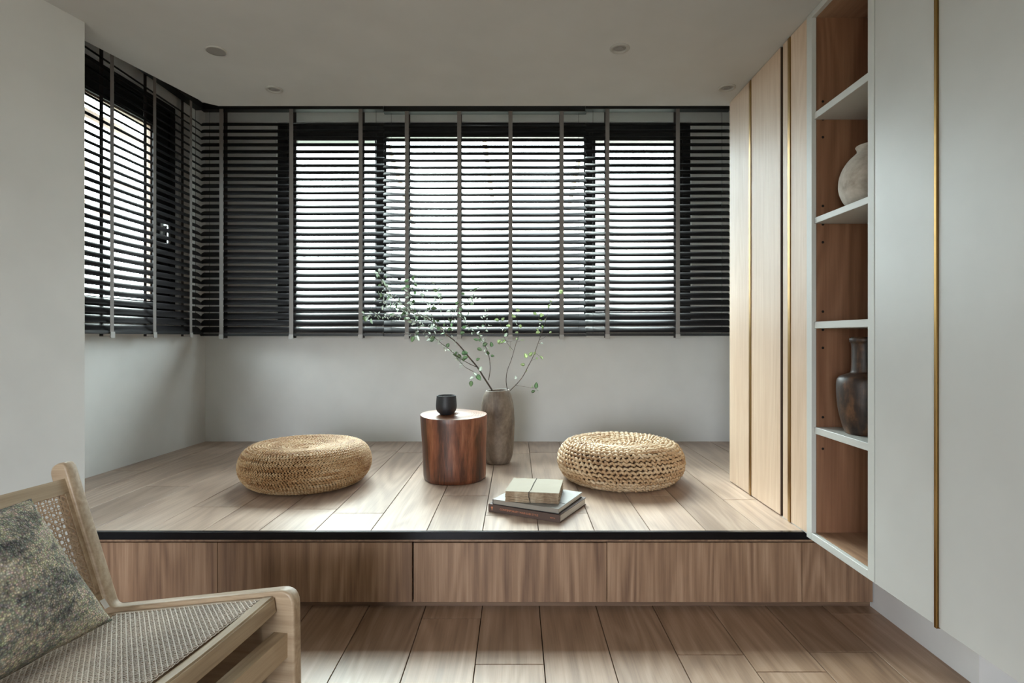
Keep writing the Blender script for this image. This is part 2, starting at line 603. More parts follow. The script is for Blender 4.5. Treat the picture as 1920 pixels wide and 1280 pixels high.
def bay_boxes(name, lst, mat, parent=None, bev=0.0):
    bm = bmesh.new()
    for b in lst: add_box(bm, *b)
    if bev: bmesh.ops.bevel(bm, geom=bm.edges[:], offset=bev, segments=1, affect='EDGES')
    o = link(name, mesh_from(bm, name), mat)
    o.matrix_world = BM
    if parent:
        o.parent = parent
    return o


lw = bay_boxes('wall_left', [
    (-.16, 0, -1.75, .05, -.1, LW['z0']), (-.16, 0, -1.75, .05, LW['z1'], UZ + .1),
    (-.16, 0, -LW['s0'], .05, LW['z0'], LW['z1']), (-.16, 0, -1.75, -LW['s1'], LW['z0'], LW['z1'])], M['wall'])
tag(lw, kind='structure')
dl = Vector((-math.sin(LA), -math.cos(LA)))
L_ = 5.0
p0 = Vector(PC); p1 = p0 + dl * L_
pil = prism('wall_left_front', [tuple(p0), tuple(p1), (p1.x - .3, p1.y), (-2.35, 1.9), (-2.2, 2.03), (PC[0] - .1, PC[1] + .035), (PC[0] - .02, PC[1] + .012)], -.05, UZ + .1, M['wall'])
tag(pil, kind='structure')
wr = box('wall_right', WX, WX + .15, RY, BW + .1, -.05, UZ + .1, M['wall'])
tag(wr, kind='structure')
wlr = box('trim_1', LWX, WX + .01, 1.545, 2.60, -.02, .45, M['wall'])
tag(wlr, kind='structure')
# rear wall with an opening added to give soft fill from behind the camera
rw = boxes('wall_rear', [(-3.2, 1.6, RY - .15, RY, -.05, .1), (-3.2, 1.6, RY - .15, RY, 1.6, UZ + .1),
                         (-3.2, -1.8, RY - .15, RY, .1, 1.6), (-.4, 1.6, RY - .15, RY, .1, 1.6)], M['wall'])
tag(rw, kind='structure')
cl = prism('ceiling', [(-3.2, RY - .1), (1.6, RY - .1), (1.6, 2.725), (sx(410, 2.727), 2.727), (-1.472, 2.69),
                       (-1.61, 2.135), (-1.66, 1.93), (-3.2, 1.2)], CZ, UZ - .005, M['ceil'])
tag(cl, kind='structure')
cu = prism('ceiling_bay', [(-2.4, 1.6), (1.6, 1.6), (1.6, BW + .15), (-2.4, BW + .15)], UZ, UZ + .1, M['ceil'])
tag(cu, kind='structure')

# windows ---------------------------------------------------------------------
wa = empty('window_1', (-.2, BW + .05, 1.7)); tag(wa, kind='structure')


def wpart(name, lst, mat, parent, label=None, bev=.002):
    o = boxes(name, lst, mat, None, bev)
    o.parent = parent; o.matrix_parent_inverse = Matrix.Translation(parent.location).inverted()
    if label: o['label'] = label
    return o


x0, x1, z0, z1 = WIN['x0'], WIN['x1'], WIN['z0'], WIN['z1']
ya, yb = BW + .02, BW + .09
m1, m2 = (sx(721, 3.76)), (sx(1099, 3.76))
wpart('window_frame', [(x0, x1, ya, yb, z0, z0 + .03), (x0, x1, ya, yb, z1 - .055, z1), (x0, x0 + .06, ya, yb, z0 + .03, z1 - .055), (x1 - .05, x1, ya, yb, z0 + .03, z1 - .055)], M['frame'], wa)
for xm in (m1, m2):
    wpart('mullion', [(xm - .018, xm + .018, ya, yb, z0 + .03, z1 - .055)], M['frame'], wa)
for (a, b) in ((x0 + .06, m1 - .018), (m2 + .018, x1 - .05)):
    s = wpart('casement_sash', [(a, b, ya + .01, yb + .005, z0 + .03, z0 + .075), (a, b, ya + .01, yb + .005, z1 - .115, z1 - .062),
                                (a, a + .042, ya + .01, yb + .005, z0 + .075, z1 - .115), (b - .042, b, ya + .01, yb + .005, z0 + .075, z1 - .115)], M['frame'], wa)
    g = boxes('pane', [(a + .042, b - .042, BW + .055, BW + .06, z0 + .075, z1 - .115)], M['glass']); g.parent = s
    g.matrix_parent_inverse = s.matrix_world.inverted()
wpart('pane', [(m1 + .018, m2 - .018, BW + .055, BW + .06, z0 + .03, z1 - .095)], M['glass'], wa, bev=0)
wpart('sash_head', [(m1 + .018, m2 - .018, ya, yb, z1 - .095, z1 - .055)], M['frame'], wa)
for xm in (sx(748, 3.7), sx(1073, 3.7)):
    wpart('window_handle', [(xm - .012, xm + .012, BW - .004, BW + .02, 1.30, 1.36), (xm - .008, xm + .05, BW - .024, BW - .004, 1.335, 1.352)], M['frame'], wa)

wb = bpy.data.objects.new('window_2', None); COL.objects.link(wb); wb.matrix_world = BM; tag(wb, kind='structure')


def bpart(name, lst, mat, bev=.002, label=None):
    bm = bmesh.new()
    for b in lst: add_box(bm, *b)
    if bev: bmesh.ops.bevel(bm, geom=bm.edges[:], offset=bev, segments=1, affect='EDGES')
    o = link(name, mesh_from(bm, name), mat, wb)
    if label: o['label'] = label
    return o


s0, s1, z0, z1 = -LW['s1'], -LW['s0'], LW['z0'], LW['z1']
bpart('window_frame', [(-.09, -.02, s0, s1, z0, z0 + .04), (-.09, -.02, s0, s1, z1 - .05, z1), (-.09, -.02, s0, s0 + .06, z0 + .04, z1 - .05), (-.09, -.02, s1 - .05, s1, z0 + .04, z1 - .05)], M['frame'])
bpart('casement_sash', [(-.085, -.03, s0 + .06, s1 - .05, z0 + .04, z0 + .115), (-.085, -.03, s0 + .06, s1 - .05, z1 - .165, z1 - .05),
                        (-.085, -.03, s0 + .06, s0 + .105, z0 + .115, z1 - .165), (-.085, -.03, s1 - .175, s1 - .05, z0 + .115, z1 - .165)], M['frame'])
bpart('pane', [(-.06, -.055, s0 + .105, s1 - .175, z0 + .115, z1 - .165)], M['glass'], 0)
bpart('sash_bead', [(-.075, -.045, s1 - .185, s1 - .175, z0 + .115, z1 - .165), (-.075, -.045, s0 + .105, s1 - .175, z1 - .175, z1 - .165)], M['awning'], 0, 'brown bead around the glass')
bpart('window_handle', [(-.03, -.012, s1 - .13, s1 - .10, 1.55, 1.64), (-.012, .022, s1 - .125, s1 - .105, 1.60, 1.62), (.01, .022, s1 - .125, s1 - .105, 1.50, 1.60)], M['metal'], .003, 'white window handle')

# ------------------------------------------------------------------ venetian blinds
SW, TILT, PITCH = .052, math.radians(41), 12.84 * 3.578 / F


def slat_mesh(L, name='slat'):
    """runs along X, room side towards -Y and lower"""
    bm = bmesh.new(); n = 6; ends = []
    for xx in (-L / 2, L / 2):
        top, bot = [], []
        for i in range(n + 1):
            u = -1 + 2 * i / n
            yy = u * SW / 2
            zz = .0034 * (1 - u * u)
            y2 = yy * math.cos(TILT) - zz * math.sin(TILT)
            z2 = yy * math.sin(TILT) + zz * math.cos(TILT)
            e = .006 * abs(u) ** 4 * (1 if xx > 0 else -1)
            top.append(bm.verts.new((xx - e, y2, z2)))
            bot.append(bm.verts.new((xx - e, y2 + .0009 * math.sin(TILT), z2 - .0011 * math.cos(TILT))))
        ends.append((top, bot))
    (t0, b0), (t1, b1) = ends
    for i in range(n):
        bm.faces.new((t0[i], t1[i], t1[i + 1], t0[i + 1]))
        bm.faces.new((b0[i + 1], b1[i + 1], b1[i], b0[i]))
        bm.faces.new((t0[i], t0[i + 1], b0[i + 1], b0[i])); bm.faces.new((t1[i + 1], t1[i], b1[i], b1[i + 1]))
    bm.faces.new((t0[0], b0[0], b1[0], t1[0])); bm.faces.new((t0[n], t1[n], b1[n], b0[n]))
    bmesh.ops.recalc_face_normals(bm, faces=bm.faces[:])
    me = mesh_from(bm, name)
    for p in me.polygons: p.use_smooth = True
    me.materials.append(M['slat'])
    return me


def blind(label, L, M4, tapes, zb, zt=2.375, n=31, z_first=None):
    root = bpy.data.objects.new('venetian_blind', None); COL.objects.link(root)
    root.matrix_world = M4
    tag(root, label, 'blind', 'dark venetian blinds round the window bay')
    me = slat_mesh(L)
    zf = z_first if z_first is not None else EYE + (631 - 618) * 3.578 / F
    for i in range(n):
        o = link('slat', me, None, root)
        d = max(0, 3 - i)
        o.location = (0, R.uniform(-.0008, .0008), zf + i * PITCH - .004 * d * 0)
        o.rotation_euler = (R.uniform(-.02, .02) + .10 * (i < 3), 0, 0)
    bm = bmesh.new(); add_box(bm, -L / 2, L / 2, -.028, .028, zt, zt + .042)
    bmesh.ops.bevel(bm, geom=bm.edges[:], offset=.003, segments=1, affect='EDGES')
    link('headrail', mesh_from(bm, 'headrail'), M['rail'], root)
    bm = bmesh.new(); add_box(bm, -L / 2, L / 2, -.024, .024, zb, zb + .017)
    bmesh.ops.bevel(bm, geom=bm.edges[:], offset=.004, segments=2, affect='EDGES')
    link('bottom_rail', mesh_from(bm, 'bottom_rail'), M['rail'], root)
    for x in tapes:
        bm = bmesh.new()
        add_box(bm, x - .0125, x + .0125, -.0265, -.0255, zb - .012, zt + .01)
        add_box(bm, x - .0125, x + .0125, -.0265, .0265, zb - .013, zb - .011)
        link('ladder_tape', mesh_from(bm, 'ladder_tape'), M['tape'], root)
        bm = bmesh.new()
        add_box(bm, x - .0125, x + .0125, .0255, .0265, zb - .012, zt + .01)
        link('rear_tape', mesh_from(bm, 'rear_tape'), M['tape_dark'], root)
        bm = bmesh.new()
        add_box(bm, x - .014, x + .014, -.031, -.026, zb - .019, zb + .010)
        link('tape_clip', mesh_from(bm, 'tape_clip'), M['clip'], root)
    for x in (-L / 2 + .05, L / 2 - .05):
        bm = bmesh.new(); add_tube(bm, [(x, 0, zb), (x, 0, zt + .02)], .0012, .0012, 5)
        link('lift_cord', mesh_from(bm, 'lift_cord'), M['rail'], root)
    return root


BD = 3.578


def back_blind(label, xa, xb, txs, dy=0.0, dz=0.0):
    a, b = sx(xa, BD), sx(xb, BD)
    c = (a + b) / 2
    return blind(label, b - a, Matrix.Translation((c, BD + dy, dz)), [sx(t, BD - .026) - c for t in txs], .960)


back_blind('dark wooden venetian blind, leftmost of the three on the back window', 378, 720, (415, 546, 676))
back_blind('dark venetian blind, middle one of the back window, behind the leafy branches', 717, 1101, (761, 860, 957, 1054), .030, -.002)
back_blind('dark venetian blind beside the pale wood cupboard panels', 1097, 1368.5, (1139, 1271), 0.0, .001)
BX = -1.985
ys = [-BX * F / (CX - t) for t in (200, 281, 350)]
ya_, yb_ = 2.42, 3.572
cc = (ya_ + yb_) / 2
# local -Y faces the room (+X): rotate +90 degrees about Z; local X runs along +Y
blind('dark venetian blind on the side window next to the white wall corner', yb_ - ya_,
      Matrix.Translation((BX, cc, 0)) @ Matrix.Rotation(H, 4, 'Z'), [y - cc for y in ys], .970, n=31)

# ------------------------------------------------------------------ outside
def tagp(o, *a, **k): return tag(o, *a, **k)


ob = empty('apartment_building', (2.0, 16.0, -8))
tag(ob, 'pale rendered neighbouring building seen hazily through the back blinds', 'building')
box('facade', -3.6, 9, 0, 4, 0, 12.4, M['facade'], ob)
box('roof_ledge', -3.7, 9.1, -.2, 4, 12.4, 12.6, M['facade'], ob)
for i in range(5):
    for j in range(2):
        f = box('window', -2.6 + i * 2.4, -1.3 + i * 2.4, -.06, .05, 9.3 + j * 1.7 - .4, 10.2 + j * 1.7 - .4, M['facade_pane'], ob)
aw = empty('awning', (0, 4.6, 2.0)); tag(aw, 'brown metal awning struts outside the back window', 'awning')
for (a, b) in (((724, 262, 4.3), (775, 420, 4.9)), ((908, 262, 4.3), (924, 380, 4.9)), ((1085, 300, 4.3), (1064, 400, 4.9))):
    bm = bmesh.new()
    add_tube(bm, [at_d(*a) - aw.location, at_d(*b) - aw.location], .019, .019, 4)
    link('strut', mesh_from(bm, 'strut'), M['awning'], aw)
bm = bmesh.new(); add_tube(bm, [Vector((-1.2, -.32, .49)), Vector((1.0, -.32, .49))], .03, .03, 4)
link('awning_bar', mesh_from(bm, 'awning_bar'), M['awning'], aw)
for xx in (-1.1, 0, .9):
    bm = bmesh.new(); add_tube(bm, [Vector((xx, -.32, .49)), Vector((xx, -.735, .49))], .02, .02, 4)
    link('wall_bracket', mesh_from(bm, 'wall_bracket'), M['awning'], aw)
pg = empty('side_canopy', (-2.9, 3.2, 2.2)); tag(pg, 'brown canopy frame outside the side window', 'canopy')
for a, b in (((-2.75, 2.4, 2.20), (-3.6, 5.4, 2.32)), ((-2.75, 2.7, 1.95), (-3.5, 4.9, 2.0)), ((-2.55, 2.3, 2.28), (-2.55, 3.9, 2.28))):
    bm = bmesh.new(); add_tube(bm, [Vector(a) - pg.location, Vector(b) - pg.location], .035, .035, 4)
    link('canopy_beam', mesh_from(bm, 'canopy_beam'), M['awning'], pg)

# ------------------------------------------------------------------ right-hand cupboards
def cd(px): return CAB * F / (px - CX)     # depth of a point of the cabinet front seen at column px


wc = empty('wood_cupboard', (CAB, 2.6, PZ)); tag(wc, 'pale oak cupboard standing on the platform with brass edged doors', 'cupboard')


def cbox(root, name, y0, y1, z0, z1, mat, x0=CAB, x1=CAB + .018, bev=.0008, label=None, parent=None):
    o = box(name, x0, x1, y0, y1, z0, z1, mat, None, bev, 1)
    o.parent = parent or root
    o.matrix_parent_inverse = Matrix.Translation(root.location).inverted() if not parent else (parent.matrix_parent_inverse.inverted() @ Matrix.Identity(4) if False else (Matrix.Translation(root.location) @ Matrix.Identity(4)).inverted())
    if label: o['label'] = label
    return o


T = CZ
zb = PZ + .004
cbox(wc, 'carcass', cd(1513), cd(1368) - .003, PZ, T, M['dark_wood'], CAB + .02, WX - .001, 0)
d1 = cbox(wc, 'door', cd(1405) + .001, cd(1368), zb, T - .002, M['panel'])
d2 = cbox(wc, 'door', cd(1463), cd(1408.5) - .001, zb, T - .002, M['panel'])
cbox(wc, 'door_edge', cd(1463) - .004, cd(1463) - .0004, zb, T - .003, M['dark_wood'], CAB + .0005, CAB + .018, 0, 'dark edge of the door')
d3 = cbox(wc, 'door', cd(1478) + .001, cd(1468), zb, T - .002, M['panel'])
d4 = cbox(wc, 'door', cd(1513), cd(1482.5) - .001, zb, T - .002, M['panel'])
cbox(wc, 'brass_strip', cd(1408.5), cd(1405), zb - .002, T - .004, M['brass'], CAB - .003, CAB + .016, .001, 'brass edge strip')
cbox(wc, 'brass_strip', cd(1482.5), cd(1478), zb - .002, T - .004, M['brass'], CAB - .003, CAB + .016, .001, 'brass edge strip')
cbox(wc, 'plinth', cd(1513), cd(1465), PZ, PZ + .003, M['white_edge'], CAB + .002, CAB + .02, 0)

SB, SI = .266, .291             # underside and inner floor of the hanging shelf unit
zc = lambda py: EYE - (py - CY) * cd(1523) / F
su = empty('shelf_unit', (CAB, 1.85, SB)); tag(su, 'open wall-hung shelf unit with white edges and oak lining', 'shelf unit')
y_far, y_in, y_in2, y_near = cd(1514.5), cd(1524), cd(1629.5), cd(1641.5)
XB = CAB + .245
cbox(su, 'side_panel', y_in, y_far, SB, T - .001, M['white_edge'], CAB - .004, CAB + .012)
cbox(su, 'side_panel', y_near, y_in2, SB, T - .001, M['white_edge'], CAB - .004, XB)
cbox(su, 'side_lining', y_in - .0005, y_in + .006, SI, T - .022, M['inner'], CAB + .0125, XB, 0, 'oak lining with peg holes')
cbox(su, 'back_panel', y_near, y_far, SB, T - .001, M['inner'], XB, XB + .012, 0)
cbox(su, 'bottom_edge', y_in2, y_in, SB, SI - .001, M['white_edge'], CAB - .004, CAB + .012)
cbox(su, 'bottom_panel', y_in2, y_in, SB, SI, M['innerflat'], CAB + .0121, XB, 0)
cbox(su, 'top_edge', y_in2, y_in, T - .022, T - .001, M['white_edge'], CAB - .004, CAB + .012)
cbox(su, 'top_panel', y_in2, y_in, T - .022, T - .001, M['innerflat'], CAB + .0121, XB, 0)
DSH = cd(1529)
shelf_z = []
for yt, yb2 in ((208, 221), (406.6, 417.7), (602.8, 615.5), (801.5, 814)):
    zt_, zb_ = EYE - (yt - CY) * DSH / F, EYE - (yb2 - CY) * DSH / F
    shelf_z.append(zt_)
    cbox(su, 'shelf', y_in2 + .0005, y_in - .002, zb_, zt_, M['white_edge'], CAB + .004, XB - .001, .001)
bm = bmesh.new()
for py in (190, 223.5, 257, 386, 420.5, 454, 584, 618, 652, 782, 841):
    c = at_d(1543, py, y_in - .0012)
    vs = [bm.verts.new((c.x + .0045 * math.cos(k * math.pi / 5), c.y, c.z + .0045 * math.sin(k * math.pi / 5))) for k in range(10)]
    v2 = [bm.verts.new(v.co + Vector((0, .0005, 0))) for v in vs]
    bm.faces.new(vs); bm.faces.new(v2[::-1])
    for k in range(10): bm.faces.new((vs[k], vs[(k + 1) % 10], v2[(k + 1) % 10], v2[k]))
bmesh.ops.recalc_face_normals(bm, faces=bm.faces[:])
ho = link('peg_holes', mesh_from(bm, 'peg_holes'), M['hole']); ho['kind'] = 'stuff'
ho.parent = su; ho.matrix_parent_inverse = Matrix.Translation(su.location).inverted()

wh = empty('hanging_cupboard', (CAB, 1.0, SB)); tag(wh, 'tall white wall-hung cupboard with a slim brass handle strip', 'cupboard')
ya, yb, yc = cd(1643), cd(1757.5), cd(1762.5)
cbox(wh, 'carcass', .35, ya, SB + .002, T - .001, M['white_lac'], CAB + .0185, WX - .001, 0)
cbox(wh, 'door', yb + .001, ya, SB, T - .002, M['white_lac'], CAB - .004)
cbox(wh, 'door', .70, yc - .001, SB, T - .002, M['white_lac'], CAB - .004)
cbox(wh, 'door', .35, .697, SB, T - .002, M['white_lac'], CAB - .004)
cbox(wh, 'brass_strip', yc, yb, SB - .004, T - .003, M['brass'], CAB - .009, CAB + .012, .001, 'brass handle strip')

# ------------------------------------------------------------------ downlights
def downlight(px, py, label, flat):
    D = (CZ - EYE) * F / (CY - py)
    c = Vector((sx(px, D), D, CZ))
    r = .0375
    t = empty('downlight', tuple(c)); tag(t, label, 'ceiling light', 'recessed ceiling downlights')
    bm = bmesh.new(); seg = 40
    prof = [(r, 0), (r, -.004), (r - .002, -.006), (r - .010, -.006), (r - .012, -.002), (r - .013, -.0005)] if not flat else [(r, 0), (r, -.004), (r - .002, -.006), (r - .004, -.006)]
    rings = [[bm.verts.new((a * math.cos(2 * math.pi * k / seg), a * math.sin(2 * math.pi * k / seg), z)) for k in range(seg)] for a, z in prof]
    for A, B in zip(rings, rings[1:]):
        for k in range(seg): bm.faces.new((A[k], A[(k + 1) % seg], B[(k + 1) % seg], B[k]))
    bmesh.ops.recalc_face_normals(bm, faces=bm.faces[:])
    link('trim_ring', mesh_from(bm, 'trim_ring', True), M['lamp'], t)
    bm = bmesh.new()
    rr = r - (.004 if flat else .013)
    pr = [(rr, -.0055 if flat else -.0005), (rr * .6, -.0055 if flat else -.0018), (rr * .55, -.0055 if flat else -.004)]
    rings = [[bm.verts.new((a * math.cos(2 * math.pi * k / seg), a * math.sin(2 * math.pi * k / seg), z)) for k in range(seg)] for a, z in pr]
    for A, B in zip(rings, rings[1:]):
        for k in range(seg): bm.faces.new((A[k], A[(k + 1) % seg], B[(k + 1) % seg], B[k]))
    bm.faces.new(rings[-1])
    bmesh.ops.recalc_face_normals(bm, faces=bm.faces[:])
    link('lens' if flat else 'reflector', mesh_from(bm, 'reflector'), M['lampin'], t)


downlight(405, 94, 'flat grey round ceiling fitting nearest the left wall', True)
downlight(514, 167, 'small ringed ceiling downlight near the blinds corner', False)
downlight(1162, 90, 'ringed ceiling downlight nearer the camera, above the right seat pouf', False)
downlight(1363, 164, 'small ringed ceiling downlight beside the oak cupboard top', False)


# ------------------------------------------------------------------ poufs
def pouf_profile():
    pts = [(0.004, .160), (.05, .162), (.11, .171), (.17, .181), (.215, .183), (.252, .174), (.278, .149), (.292, .112), (.291, .074), (.274, .038), (.245, .012), (.20, .001)]
    return spline(pts, 14)


def lobe_template(seg=6, rings=4):
    """unit ellipsoid along X: verts, faces"""
    vs, fs = [(-1, 0, 0)], []
    for i in range(1, rings):
        th = math.pi * i / rings
        for k in range(seg):
            a = 2 * math.pi * k / seg
            vs.append((-math.cos(th), math.sin(th) * math.cos(a), math.sin(th) * math.sin(a)))
    vs.append((1, 0, 0)); last = len(vs) - 1
    for k in range(seg): fs.append((0, 1 + (k + 1) % seg, 1 + k, 1 + k))
    for i in range(rings - 2):
        a, b = 1 + i * seg, 1 + (i + 1) * seg
        for k in range(seg): fs.append((a + k, a + (k + 1) % seg, b + (k + 1) % seg, b + k))
    a = 1 + (rings - 2) * seg
    for k in range(seg): fs.append((last, a + k, a + (k + 1) % seg, a + (k + 1) % seg))
    return np.array(vs), fs


LV, LF = lobe_template()


def lobes_mesh(name, items, mat):
    """items: (centre, ax, ay, az) full axis vectors"""
    n = len(items)
    c = np.array([i[0] for i in items]); X = np.array([i[1] for i in items]); Y = np.array([i[2] for i in items]); Z = np.array([i[3] for i in items])
    V = c[:, None, :] + LV[None, :, 0:1] * X[:, None, :] + LV[None, :, 1:2] * Y[:, None, :] + LV[None, :, 2:3] * Z[:, None, :]
    V = V.reshape(-1, 3); nv = len(LV)
    faces = []
    tri = [f[:3] if f[2] == f[3] else f for f in LF]
    for i in range(n):
        o = i * nv
        faces += [tuple(o + j for j in f) for f in tri]
    me = bpy.data.meshes.new(name); me.from_pydata(V.tolist(), [], faces)
    me.polygons.foreach_set('use_smooth', [True] * len(me.polygons))
    me.materials.append(mat)
    return me


def pouf(label, cx, cy, mat, style, rz=0.0, scale=1.0):
    root = empty('pouf', (cx, cy, PZ), rz); tag(root, label, 'floor cushion', 'woven floor poufs')
    prof = pouf_profile()
    P = np.array(prof) * scale
    P[:, 1] -= .0
    core = [(max(.001, r - .0075), max(.003, z - .0075 if z > .1 else z)) for r, z in P[::6]]
    core = core[::-1]
    link('core', lathe_mesh('core', core, 40, close_top=True), M['straw_core'], root)
    seg = np.linalg.norm(np.diff(P, axis=0), axis=1); s = np.concatenate([[0], np.cumsum(seg)])
    pitch = .0124 if style == 'braid' else .0180
    nrow = int(s[-1] / pitch)
    rr = random.Random(3 if style == 'braid' else 5)
    for k in range(1, nrow + 1):
        q = k * pitch
        r = np.interp(q, s, P[:, 0]); z = np.interp(q, s, P[:, 1])
        r2 = np.interp(min(q + .002, s[-1]), s, P[:, 0]); z2 = np.interp(min(q + .002, s[-1]), s, P[:, 1])
        r1 = np.interp(q - .002, s, P[:, 0]); z1 = np.interp(q - .002, s, P[:, 1])
        t2 = np.array([r2 - r1, z2 - z1]); t2 /= np.linalg.norm(t2)          # profile direction
        n2 = np.array([-t2[1], t2[0]])                                       # outwards
        if style == 'braid':
            m = max(8, int(2 * math.pi * r / .0135)); items = []
            for j in range(m):
                for sgn in (-1, 1):
                    a = 2 * math.pi * (j + .25 * (sgn > 0) + rr.uniform(-.08, .08)) / m
                    ca, sa = math.cos(a), math.sin(a)
                    er = np.array([ca, sa, 0]); et = np.array([-sa, ca, 0]); ez = np.array([0, 0, 1.0])
                    tp = er * t2[0] + ez * t2[1]; nn = er * n2[0] + ez * n2[1]
                    c = er * r + ez * z + tp * sgn * pitch * .23 + nn * rr.uniform(-.0006, .0012)
                    ang = math.radians(27) * sgn + rr.uniform(-.15, .15)
                    ax = et * math.cos(ang) + tp * math.sin(ang); ay = -et * math.sin(ang) + tp * math.cos(ang)
                    L = .0088 * rr.uniform(.9, 1.12)
                    ax = ax + nn * .28
                    items.append((c, ax * L, ay * .0035 * rr.uniform(.85, 1.15), nn * .0042))
        else:
            m = max(6, int(2 * math.pi * r / .0250)); items = []
            for j in range(m):
                for sub in (0, 1):
                    a = 2 * math.pi * (j + .34 * k + rr.uniform(-.10, .10) + .5 * sub) / m
                    ca, sa = math.cos(a), math.sin(a)
                    er = np.array([ca, sa, 0]); et = np.array([-sa, ca, 0]); ez = np.array([0, 0, 1.0])
                    tp = er * t2[0] + ez * t2[1]; nn = er * n2[0] + ez * n2[1]
                    c = er * r + ez * z + nn * (rr.uniform(-.001, .0025) + (.0018 if not sub else -.0015)) + tp * rr.uniform(-.0015, .0015)
                    ang = math.radians(38 if not sub else -30) + rr.uniform(-.3, .3)
                    ax = et * math.cos(ang) + tp * math.sin(ang); ay = -et * math.sin(ang) + tp * math.cos(ang)
                    L = (.0155 if not sub else .0125) * rr.uniform(.85, 1.15)
                    items.append((c, ax * L, ay * .0066 * rr.uniform(.85, 1.2), nn * .0075))
        nm = 'braided_coil' if style == 'braid' else 'knotted_coil'
        link(nm, lobes_mesh(nm, items, mat), None, root)
    return root


pouf('round braided straw pouf with fine coils, beside the blank side wall', -.985, 2.675, M['straw_a'], 'braid', .3)
pouf('round chunky knotted straw pouf near the oak cupboard and book stack', .500, 2.735, M['straw_b'], 'knot', 1.0)

# ------------------------------------------------------------------ stump table, cup, vase
def stump_fn(rad, top_z):
    def f(p, a):
        k = 1 + .028 * math.cos(2 * a + .6) + .018 * math.sin(3 * a + 1.1) + .010 * math.sin(5 * a)
        lean = p.z / top_z
        zz = p.z + (.006 * math.sin(a) * lean if p.z > .02 else 0)
        return Vector((p.x * k - .006 * lean * math.cos(.4), p.y * k, zz))
    return f


ST = (-.300, 2.752)
SH = .309
st = empty('stump_table', (ST[0], ST[1], PZ)); tag(st, 'dark red-brown tree trunk side table carrying a black cup', 'side table')
prof = [(.140, 0), (.145, .004), (.148, .02), (.149, .08), (.151, .16), (.155, .23), (.1575, .285), (.158, .301), (.1565, SH)]
link('trunk', lathe_mesh('trunk', prof, 72, stump_fn(.15, SH)), M['stump'], st)
prof = [(.1565, SH), (.150, SH + .0012), (.10, SH + .0016), (.05, SH + .0016), (.002, SH + .0016)]
link('top', lathe_mesh('top', prof, 72, stump_fn(.15, SH), close_top=True, close_bottom=False), M['stump_top'], st)

cp = empty('cup', (-.336, 2.735, PZ + SH + .0008))
tag(cp, 'small rounded matt black cup standing on the trunk table', 'cup')
prof = [(.026, 0), (.030, .002), (.041, .012), (.0475, .024), (.0500, .038), (.0495, .055), (.0470, .082), (.0462, .090), (.0445, .0925), (.0430, .090), (.0435, .07), (.045, .04), (.038, .018), (.002, .012)]
link('bowl', lathe_mesh('bowl', spline(prof, 3), 48, close_top=True), M['cup'], cp)

VS = (-.102, 3.09)
vs_ = empty('vase', (VS[0], VS[1], PZ)); tag(vs_, 'tall weathered grey-brown clay vase holding leafy branches', 'vase')
prof = [(.060, 0), (.068, .006), (.078, .03), (.086, .07), (.0905, .13), (.093, .20), (.092, .26), (.086, .32), (.076, .365), (.067, .386), (.0635, .3925), (.060, .394), (.057, .390), (.058, .37), (.078, .30), (.083, .2), (.078, .08), (.03, .03), (.002, .03)]
def vfn(p, a): return Vector((p.x * (1 + .015 * math.sin(2 * a)), p.y, p.z + .003 * math.cos(a) * (p.z / .39)))
link('body', lathe_mesh('body', spline(prof, 4), 64, vfn, close_top=True), M['vase'], vs_)

# vases on the shelves
v1 = empty('vase', (sx(1636, 1.79), 1.79, shelf_z[1])); tag(v1, 'rounded chalky white vase on the second shelf from the top', 'vase')
prof = [(.045, 0), (.055, .004), (.078, .022), (.092, .055), (.095, .085), (.088, .12), (.070, .152), (.050, .172), (.043, .180), (.044, .190), (.047, .196), (.044, .1985), (.039, .195), (.038, .18), (.06, .15), (.08, .09), (.05, .02), (.002, .015)]
link('body', lathe_mesh('body', spline(prof, 3), 56, close_top=True), M['vase_white'], v1)
v2 = empty('bottle_vase', (sx(1620, 1.79), 1.79, shelf_z[3])); tag(v2, 'dark brown turned bottle vase with a straight neck on the lowest loose shelf', 'vase')
prof = [(.046, 0), (.052, .003), (.062, .03), (.072, .075), (.0765, .12), (.0765, .160), (.070, .178), (.050, .188), (.0385, .193), (.0355, .205), (.0345, .25), (.036, .283), (.040, .290), (.0405, .300), (.0365, .302), (.031, .298), (.030, .22), (.028, .19), (.002, .18)]
link('body', lathe_mesh('body', spline(prof, 4), 56, close_top=True), M['vase_dark'], v2)


# ------------------------------------------------------------------ books
def book_frame(p_left, ang):
    return Matrix.Translation(p_left) @ Matrix.Rotation(ang, 4, 'Z')


def bookpart(name, b, mat, root, bev=0.0):
    bm = bmesh.new(); add_box(bm, *b)
    if bev: bmesh.ops.bevel(bm, geom=bm.edges[:], offset=bev, segments=2, affect='EDGES')
    return link(name, mesh_from(bm, name), mat, root)


b1 = bpy.data.objects.new('book', None); COL.objects.link(b1)
b1.matrix_world = book_frame((-.1087, 2.231, PZ + .0006), math.radians(-28.2)); tag(b1, 'large brown book with copper lettering on its spine, bottom of the stack', 'book', 'books stacked on the platform')
W1, D1, T1 = .306, .262, .029
bookpart('cover', (0, W1, 0, D1, 0, .0028), M['book_brown'], b1, .0008)
bookpart('cover', (0, W1, 0, D1, T1 - .0028, T1), M['book_brown'], b1, .0008)
bookpart('spine', (0, W1, -.002, .0022, 0, T1), M['book_brown'], b1, .001)
bookpart('page_block', (.003, W1 - .003, .0022, D1 - .004, .0028, T1 - .0028), M['pages'], b1)


